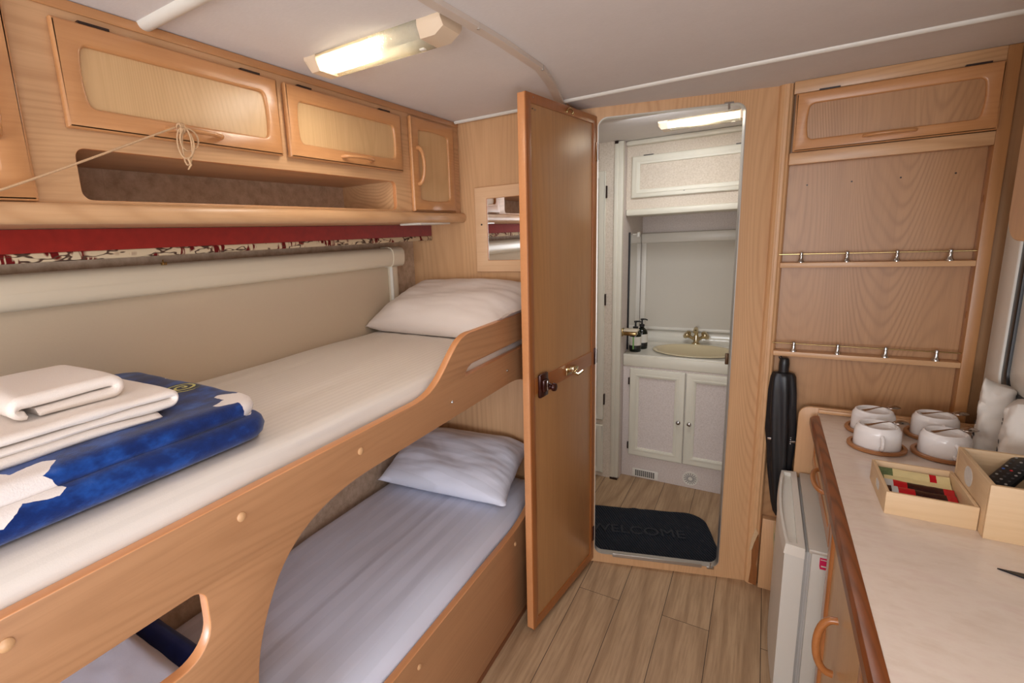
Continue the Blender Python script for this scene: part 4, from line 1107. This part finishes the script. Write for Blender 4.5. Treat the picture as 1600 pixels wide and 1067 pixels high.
lamp(-1.012, -.602, .975, 1.068, .036, 'lit cream strip lamp on the ceiling above the upper bunk', .05, .125, 1.3)
lamp(-.44, -.06, 2.545, 2.655, .034, 'lit strip lamp on the washroom ceiling', .05, .07, .35, emis('lit_washroom_tube', (1.0, .96, .90), 7))

bm = BM()
path = [(-.587, -.6), (-.585, .925), (-.570, 1.19), (-.571, 1.46), (-.600, 1.62), (-.655, 1.86), (-.665, 1.93)]
def duct(bm, w0, w1, h):
    L_, R_ = [], []
    for i, (x, y) in enumerate(path):
        a = path[max(0, i - 1)]; b = path[min(len(path) - 1, i + 1)]; l = math.hypot(b[0] - a[0], b[1] - a[1]); nx, ny = (b[1] - a[1]) / l, -(b[0] - a[0]) / l
        L_.append((x + nx * w0, y + ny * w0)); R_.append((x + nx * w1, y + ny * w1))
    rows = [[bm.verts.new((p[0], p[1], ZC - .0003)), bm.verts.new((p[0], p[1], ZC - h)), bm.verts.new((q[0], q[1], ZC - h)), bm.verts.new((q[0], q[1], ZC - .0003))] for p, q in zip(L_, R_)]
    for a, b in zip(rows, rows[1:]):
        for k in range(4): bm.faces.new((a[k], a[(k + 1) % 4], b[(k + 1) % 4], b[k]))
    bm.faces.new(rows[0]); bm.faces.new(rows[-1])
duct(bm, -.014, .002, .008); duct(bm, .002, .014, .012)
cd_ = obj('cable_duct', bm, plain('beige_duct_plastic', srgb(216, 204, 192), .4), None, 40); tag(cd_, 'narrow beige cable duct along the ceiling, bending towards the door', 'cable duct')
for y, x in ((1.08, -.566), (1.45, -.56)):
    obj('duct_clip', lathe(BM(), [(0, 0), (.004, 0), (.004, -.014), (0, -.015)], (x, y, ZC), 8), m_alu, cd_)

# ================================================================ WASHROOM
VY = 2.985; BY = 3.45; VX0 = -.67; VX1 = .10
tag(boxo('wall_washroom_back', (-1.2, BY, 0), (XR + .05, BY + .03, ZC), m_bathpaper2), kind=S)
tag(boxo('wall_washroom_side', (VX1, 2.40, 0), (VX1 + .02, BY, ZC), m_bathpaper), kind=S)
tag(boxo('wall_washroom_left', (-1.2, 1.92, 0), (-1.18, BY, ZC), m_bathpaper), kind=S)
tag(boxo('wall_washroom_end', (-1.18, 2.905, 0), (-.715, 2.93, ZC), m_bathpaper), kind=S)
tag(boxo('wall_washroom_return', (VX0 - .02, 2.93, 0), (VX0, BY, ZC), m_bathpaper2), kind=S)
bm = BM(); box(bm, (-.715, 2.895, .012), (-.695, 2.925, ZC - .012), .002); box(bm, (-.696, 2.900, 0.012), (VX0, 2.93, ZC - .004), .001)
tr = obj('trim_4', bm, m_cream_door); tag(tr, kind=S)
bm = BM(); box(bm, (-.714, 2.893, ZC - .016), (-.696, 2.92, ZC - .001)); box(bm, (-.716, 2.893, .0), (VX0 - .002, 2.93, .012)); obj('brown_cap', bm, m_gap, tr)
tag(boxo('trim_5', (VX0, 2.955, ZC - .028), (VX1, VY + .02, ZC - .0005), m_cream_door, None, .010), kind=S)
wd = thing('wardrobe', (-.9, 2.9, 0), 'washroom wall cupboard with ivory-framed doors, left of the basin', 'cupboard')
for z0, z1 in ((.370, 1.815), (.03, .340)):
    d_ = plateY('wardrobe_door', rr(-1.15, z0, -.759, z1, .004), [rr(-1.11, z0 + .04, -.799, z1 - .04, .002)], 2.886, .018, [m_cream_door], wd, .006)
    boxo('door_panel', (-1.12, 2.894, z0 + .03), (-.79, 2.904, z1 - .03), m_bathpaper, d_)
    for hz_ in ((1.70, 1.10, .50) if z1 > 1 else ()): boxo('hinge', (-.7585, 2.889, hz_ - .03), (-.752, 2.9045, hz_ + .035), m_gap, d_)

va = thing('vanity_unit', (-.28, VY, 0), 'ivory-framed washroom vanity cabinet with two doors under the basin', 'vanity')
boxo('vanity_body', (VX0 + .001, VY, .0), (VX1 - .001, BY - .001, .70), m_bathpaper2, va, .004)
boxo('top_fascia', (VX0 + .001, VY - .008, .700), (VX1 - .001, VY + .03, .765), m_cream_door, va, .008)
m_vtop = plain('ivory_washtop', srgb(226, 222, 210), .12, nz=.02, nscale=6)
bm = BM()
hole_e = [(-.315 + .222 * math.cos(2 * PI * k / 48), 3.185 + .165 * math.sin(2 * PI * k / 48)) for k in range(48)]
plate('washtop', [(VX0 + .001, VY + .0), (VX1 - .001, VY), (VX1 - .001, BY - .045), (VX0 + .001, BY - .045)], [hole_e], (0, 0, .770), (1, 0, 0), (0, 1, 0), .02, [m_vtop], va, .003)
prof = [(BY - .046, .752), (BY - .046, .7705)] + [(BY - .046 + .038 * math.sin(PI / 2 * k / 6), .7705 + .038 * (1 - math.cos(PI / 2 * k / 6))) for k in range(1, 7)] + [(BY - .006, .835), (BY - .001, .838), (BY - .001, .752)]
obj('splashback', prism(BM(), prof, 'X', VX0 + .001, VX1 - .001), m_vtop, va, 60)
for i, (a, b) in enumerate(((-.627, -.330), (-.326, -.03))):
    d_ = plateY('vanity_door', rr(a, .148, b, .690, .003), [rr(a + .052, .200, b - .052, .638, .001)], VY - .017, .0165, [m_cream_door], va, .004)
    plateY('door_moulding', rr(a + .034, .182, b - .034, .656, .002), [rr(a + .045, .193, b - .045, .645, .001)], VY - .0195, .004, [m_cream_door], d_, .0015)
    boxo('door_panel', (a + .045, VY - .009, .19), (b - .045, VY - .001, .65), m_bathpaper2, d_)
    kx = -.356 if i == 0 else -.300
    obj('knob', lathe(BM(), [(0, .022), (.008, .021), (.0125, .016), (.012, .011), (.006, .007), (.005, 0)], (kx, VY - .017, .398), 20, 'Y'), m_chrome, d_, 60)
    if i == 0:
        for hz_ in (.61, .205): boxo('hinge', (a - .008, VY - .016, hz_ - .02), (a, VY - .001, hz_ + .02), m_gap, d_)
bm = BM(); box(bm, (-.602, VY - .005, .008), (-.455, VY, .060), .003); vt = obj('louvre_vent', bm, m_white, va)
bm = BM()
for i in range(10):
    for j in range(4): box(bm, (-.585 + i * .0112, VY - .0058, .016 + j * .0095), (-.577 + i * .0112, VY - .0048, .023 + j * .0095))
obj('vent_slot', bm, m_black, vt)
vc = (-.283, VY, .060)
rv = obj('round_vent', lathe(BM(), [(0, .006), (.008, .006), (.009, .003), (.036, .003), (.040, .004), (.042, 0)], vc, 32, 'Y'), m_white, va)
bm = BM()
for k in range(16):
    a = 2 * PI * k / 16; d = Vector((math.cos(a), 0, math.sin(a))); t_ = Vector((-math.sin(a), 0, math.cos(a)))
    obox(bm, Vector(vc) + Vector((0, -.0035, 0)), d, t_, d.cross(t_), (.012, -.0022, -.0008), (.034, .0022, .0008))
obj('vent_fin', bm, m_gasket, rv)

ba = obj('washbasin', lathe(BM(), [(1.10, .006), (1.09, .012), (1.05, .016), (1.0, .012), (.95, -.004), (.86, -.06), (.7, -.10), (.4, -.122), (0, -.125), (0, -.128), (.42, -.126), (.74, -.106), (.9, -.066), (.985, -.012), (1.10, .0)], (0, 0, 0), 56), m_basin, None, 60)
for v in ba.data.vertices: v.co.x *= .205; v.co.y *= .155; v.co.z *= .44
ba.location = (-.315, 3.185, .7705)
tag(ba, 'oval ivory washbasin set into the vanity top', 'basin')
tp = thing('mixer_tap', (-.325, 3.375, .7705), 'gold-toned mixer tap with two handles behind the oval basin', 'tap')
T = Vector(tp.location)
obj('tap_base', lathe(BM(), [(0, 0), (.026, 0), (.024, .010), (.017, .014), (.015, .05), (.013, .06), (0, .062)], T, 24), m_gold, tp, 50)
obj('spout', tube(BM(), [T + Vector(p) for p in ((0, .004, .03), (0, .004, .075), (0, -.006, .098), (0, -.030, .106), (0, -.058, .098), (0, -.066, .088))], [.012, .011, .011, .0115, .012, .013], 16), m_gold, tp, 60)
for s in (-1, 1):
    hn = obj('tap_handle', tube(BM(), [T + Vector((0, 0, .028)), T + Vector((s * .030, -.006, .046)), T + Vector((s * .040, -.008, .053))], [.010, .010, .013], 14), m_gold, tp, 60)
    bm = BM(); c = T + Vector((s * .048, -.009, .060)); ax = Vector((s * .8, -.1, .6)).normalized(); u_ = ax.cross(Vector((0, 1, 0))).normalized(); v_ = ax.cross(u_)
    rings = []
    for r_, h_ in ((.012, -.014), (.024, -.006), (.027, .006), (.020, .016), (.006, .019)):
        rings.append([bm.verts.new(c + ax * h_ + (u_ * math.cos(a) + v_ * math.sin(a)) * r_ * (1 + .08 * math.cos(4 * a))) for a in [2 * PI * k / 24 for k in range(24)]])
    for a, b in zip(rings, rings[1:]):
        for k in range(24): bm.faces.new((a[k], a[(k + 1) % 24], b[(k + 1) % 24], b[k]))
    bm.faces.new(rings[0]); bm.faces.new(rings[-1]); obj('handle_grip', bm, m_gold, hn, 60)

bl2 = thing('roller_blind', (-.3, BY, .84), 'closed off-white washroom roller blind above the basin', 'blind')
m_blind2 = fabric('off_white_blind_fabric', srgb(206, 200, 188), .015, 200)
boxo('cassette', (-.668, BY - .048, 1.40), (VX1 - .002, BY - .002, 1.462), m_white, bl2, .010)
boxo('side_rail', (-.668, BY - .030, .84), (-.636, BY - .002, 1.41), m_white, bl2, .004)
boxo('blind_fabric', (-.640, BY - .018, .845), (VX1 - .003, BY - .012, 1.41), m_blind2, bl2)
boxo('bottom_bar', (-.655, BY - .026, .842), (VX1 - .003, BY - .010, .862), m_white, bl2, .004)
wl = thing('overhead_locker', (-.28, VY, 1.566), 'cream speckled washroom overhead locker with ivory-framed door', 'locker')
boxo('locker_body', (VX0 + .001, VY, 1.600), (VX1 - .001, BY - .001, ZC - .002), m_bathpaper, wl)
boxo('locker_nose', (VX0 + .001, VY - .012, 1.566), (VX1 - .001, BY - .001, 1.601), m_cream_door, wl, .010)
d_ = plateY('locker_door', rr(-.640, 1.660, VX1 - .03, 1.880, .003), [rr(-.596, 1.704, VX1 - .07, 1.836, .001)], VY - .017, .0165, [m_cream_door], wl, .004)
plateY('door_moulding', rr(-.618, 1.682, VX1 - .05, 1.858, .002), [rr(-.609, 1.691, VX1 - .06, 1.849, .001)], VY - .0195, .004, [m_cream_door], d_, .0015)
boxo('door_panel', (-.60, VY - .009, 1.70), (VX1 - .065, VY - .001, 1.84), m_bathpaper, d_)
for a in (-.580, -.15): boxo('hinge', (a, VY - .018, 1.8795), (a + .048, VY - .001, 1.8835), m_gap, d_)
obj('knob_hole', lathe(BM(), [(0, .001), (.004, .001), (.004, 0)], (-.375, VY - .017, 1.682), 10, 'Y'), m_gasket, d_)

mi = thing('wall_mirror', (VX0, 3.25, .84), 'washroom side mirror with black edge, beside the basin', 'mirror')
boxo('mirror_pane', (VX0 + .0005, 3.075, .80), (VX0 + .004, BY - .05, 1.46), m_mirror, mi)
boxo('mirror_edge', (VX0 + .0005, 3.063, .78), (VX0 + .010, 3.075, 1.475), m_black, mi, .001)
bm = BM(); tube(bm, [(VX0 + .002, 3.16, 1.462), (VX0 + .03, 3.18, 1.462)], .004); box(bm, (VX0 + .024, 3.165, 1.445), (VX0 + .040, 3.20, 1.475), .004); obj('mirror_clip', bm, m_white, mi)

m_btl = plain('dark_green_bottle', srgb(10, 20, 12), .12, nz=.1)
m_lbl = plain('white_bottle_label', srgb(220, 216, 206), .5); m_lblg = plain('green_label_stripe', srgb(120, 176, 96), .5)
def make_bottle():
    b = thing('pump_bottle', (0, 0, 0))
    obj('bottle_body', lathe(BM(), [(0, 0), (.031, 0), (.033, .004), (.033, .098), (.030, .112), (.017, .126), (.012, .130), (.012, .138), (0, .139)], (0, 0, 0), 32), m_btl, b, 50)
    lb = obj('bottle_label', lathe(BM(), [(.0333, .040), (.0337, .040), (.0337, .092), (.0333, .092)], (0, 0, 0), 32), m_lbl, b)
    bm = lathe(BM(), [(.0334, .018), (.0336, .018), (.0336, .040), (.0334, .040)], (0, 0, 0), 32); obj('label_band', bm, m_black, lb)
    bm = BM(); box(bm, (-.008, -.0345, .018), (.0, -.0325, .092)); obj('label_stripe', bm, m_lblg, lb)
    bm = lathe(BM(), [(.0125, .136), (.015, .137), (.015, .150), (.006, .152), (.0045, .175), (.009, .176), (.009, .184), (0, .185)], (0, 0, 0), 20)
    tube(bm, [(0, 0, .181), (.022, -.006, .183), (.036, -.010, .180)], [.005, .0042, .0038], 10)
    obj('pump', bm, m_black, b, 50)
    return b
b0 = make_bottle()
for i, (x, y, rz, lab) in enumerate(((-.622, 3.075, 0, 'dark green pump bottle with green-striped white label, nearest on the vanity top'), (-.603, 3.165, R(-12), 'dark green pump bottle standing behind the nearest one'))):
    b = b0 if i == 0 else copy_tree(b0); b.location = (x, y, .7705); b.rotation_euler = (0, 0, rz)
    tag(b, lab, 'bottle', 'pump bottles beside the basin')
ho = thing('cup_holder', (VX0, 2.95, .90), 'small brass and cream cup holder on the wall left of the bottles', 'holder')
bm = BM(); box(bm, (VX0 - .004, 2.935, .884), (VX0 + .006, 2.975, .930), .003); box(bm, (VX0 + .004, 2.925, .892), (VX0 + .082, 2.985, .914), .006)
obj('holder_plate', bm, m_brass, ho)
boxo('holder_cup', (VX0 + .008, 2.927, .914), (VX0 + .088, 2.990, .926), m_cream, ho, .005)

# door mat with raised letters
mt_ang = math.atan2(pu.y, pu.x)
m_matt = N('ribbed_charcoal_mat', .85, spec=.25)
_v = m_matt.coord(rot=(0, 0, R(-38))); _w = m_matt.n('TexWave', bands_direction='X'); m_matt.l(_v, _w.inputs[0]); _w.inputs['Scale'].default_value = 26
m_matt.color(m_matt.mix(srgb(16, 19, 25), srgb(44, 50, 62), _w.outputs['Fac'])); m_matt.bump(_w.outputs['Fac'], .9, .004)
mat0 = p0 + pu * .27 + pn * -.27
du2 = Vector((math.cos(R(18)), math.sin(R(18)), 0)); dv2 = Vector((-du2.y, du2.x, 0))
bm = BM(); ol = rr(-.32, -.215, .30, .215, (.02, .05, .07, .02)); g = {}; nx, ny = 60, 40
for i in range(nx + 1):
    for j in range(ny + 1):
        u = -.33 + .62 * i / nx; v = -.215 + .43 * j / ny
        # round the two right-hand corners
        r_ = .09; ex = .29 - u; ey = .215 - abs(v)
        if ex < r_ and ey < r_:
            a_, b_ = r_ - ex, r_ - ey; m_ = max(a_, b_); l_ = math.hypot(a_, b_) or 1; u = .29 - r_ + a_ / l_ * m_; v = math.copysign(.215 - r_ + b_ / l_ * m_, v)
        z = .010 + .006 * noise.noise(Vector((u * 7, v * 9, 2))) + .006 * math.exp(-((u + .10 - v * .25) / .02) ** 2) * max(0, v * 4)
        for s in (0, 1): g[i, j, s] = bm.verts.new(mat0 + du2 * u + dv2 * v + Vector((0, 0, max(.006, z) if s else .0006)))
for i in range(nx):
    for j in range(ny):
        bm.faces.new((g[i, j, 1], g[i + 1, j, 1], g[i + 1, j + 1, 1], g[i, j + 1, 1])); bm.faces.new((g[i, j, 0], g[i, j + 1, 0], g[i + 1, j + 1, 0], g[i + 1, j, 0]))
for i in range(nx):
    for j in (0, ny): bm.faces.new((g[i, j, 0], g[i + 1, j, 0], g[i + 1, j, 1], g[i, j, 1]))
for j in range(ny):
    for i in (0, nx): bm.faces.new((g[i, j, 0], g[i, j + 1, 0], g[i, j + 1, 1], g[i, j, 1]))
mt = obj('door_mat', bm, m_matt.m, None, 50); tag(mt, 'charcoal ribbed door mat lettered WELCOME, on the washroom floor', 'door mat')
sign('raised_letters', 'WELCOME', .092, mt, plain('charcoal_letters', srgb(40, 43, 50), .8), mat0 + du2 * -.055 + dv2 * -.03 + Vector((0, 0, .0135)), du2, dv2, .002)
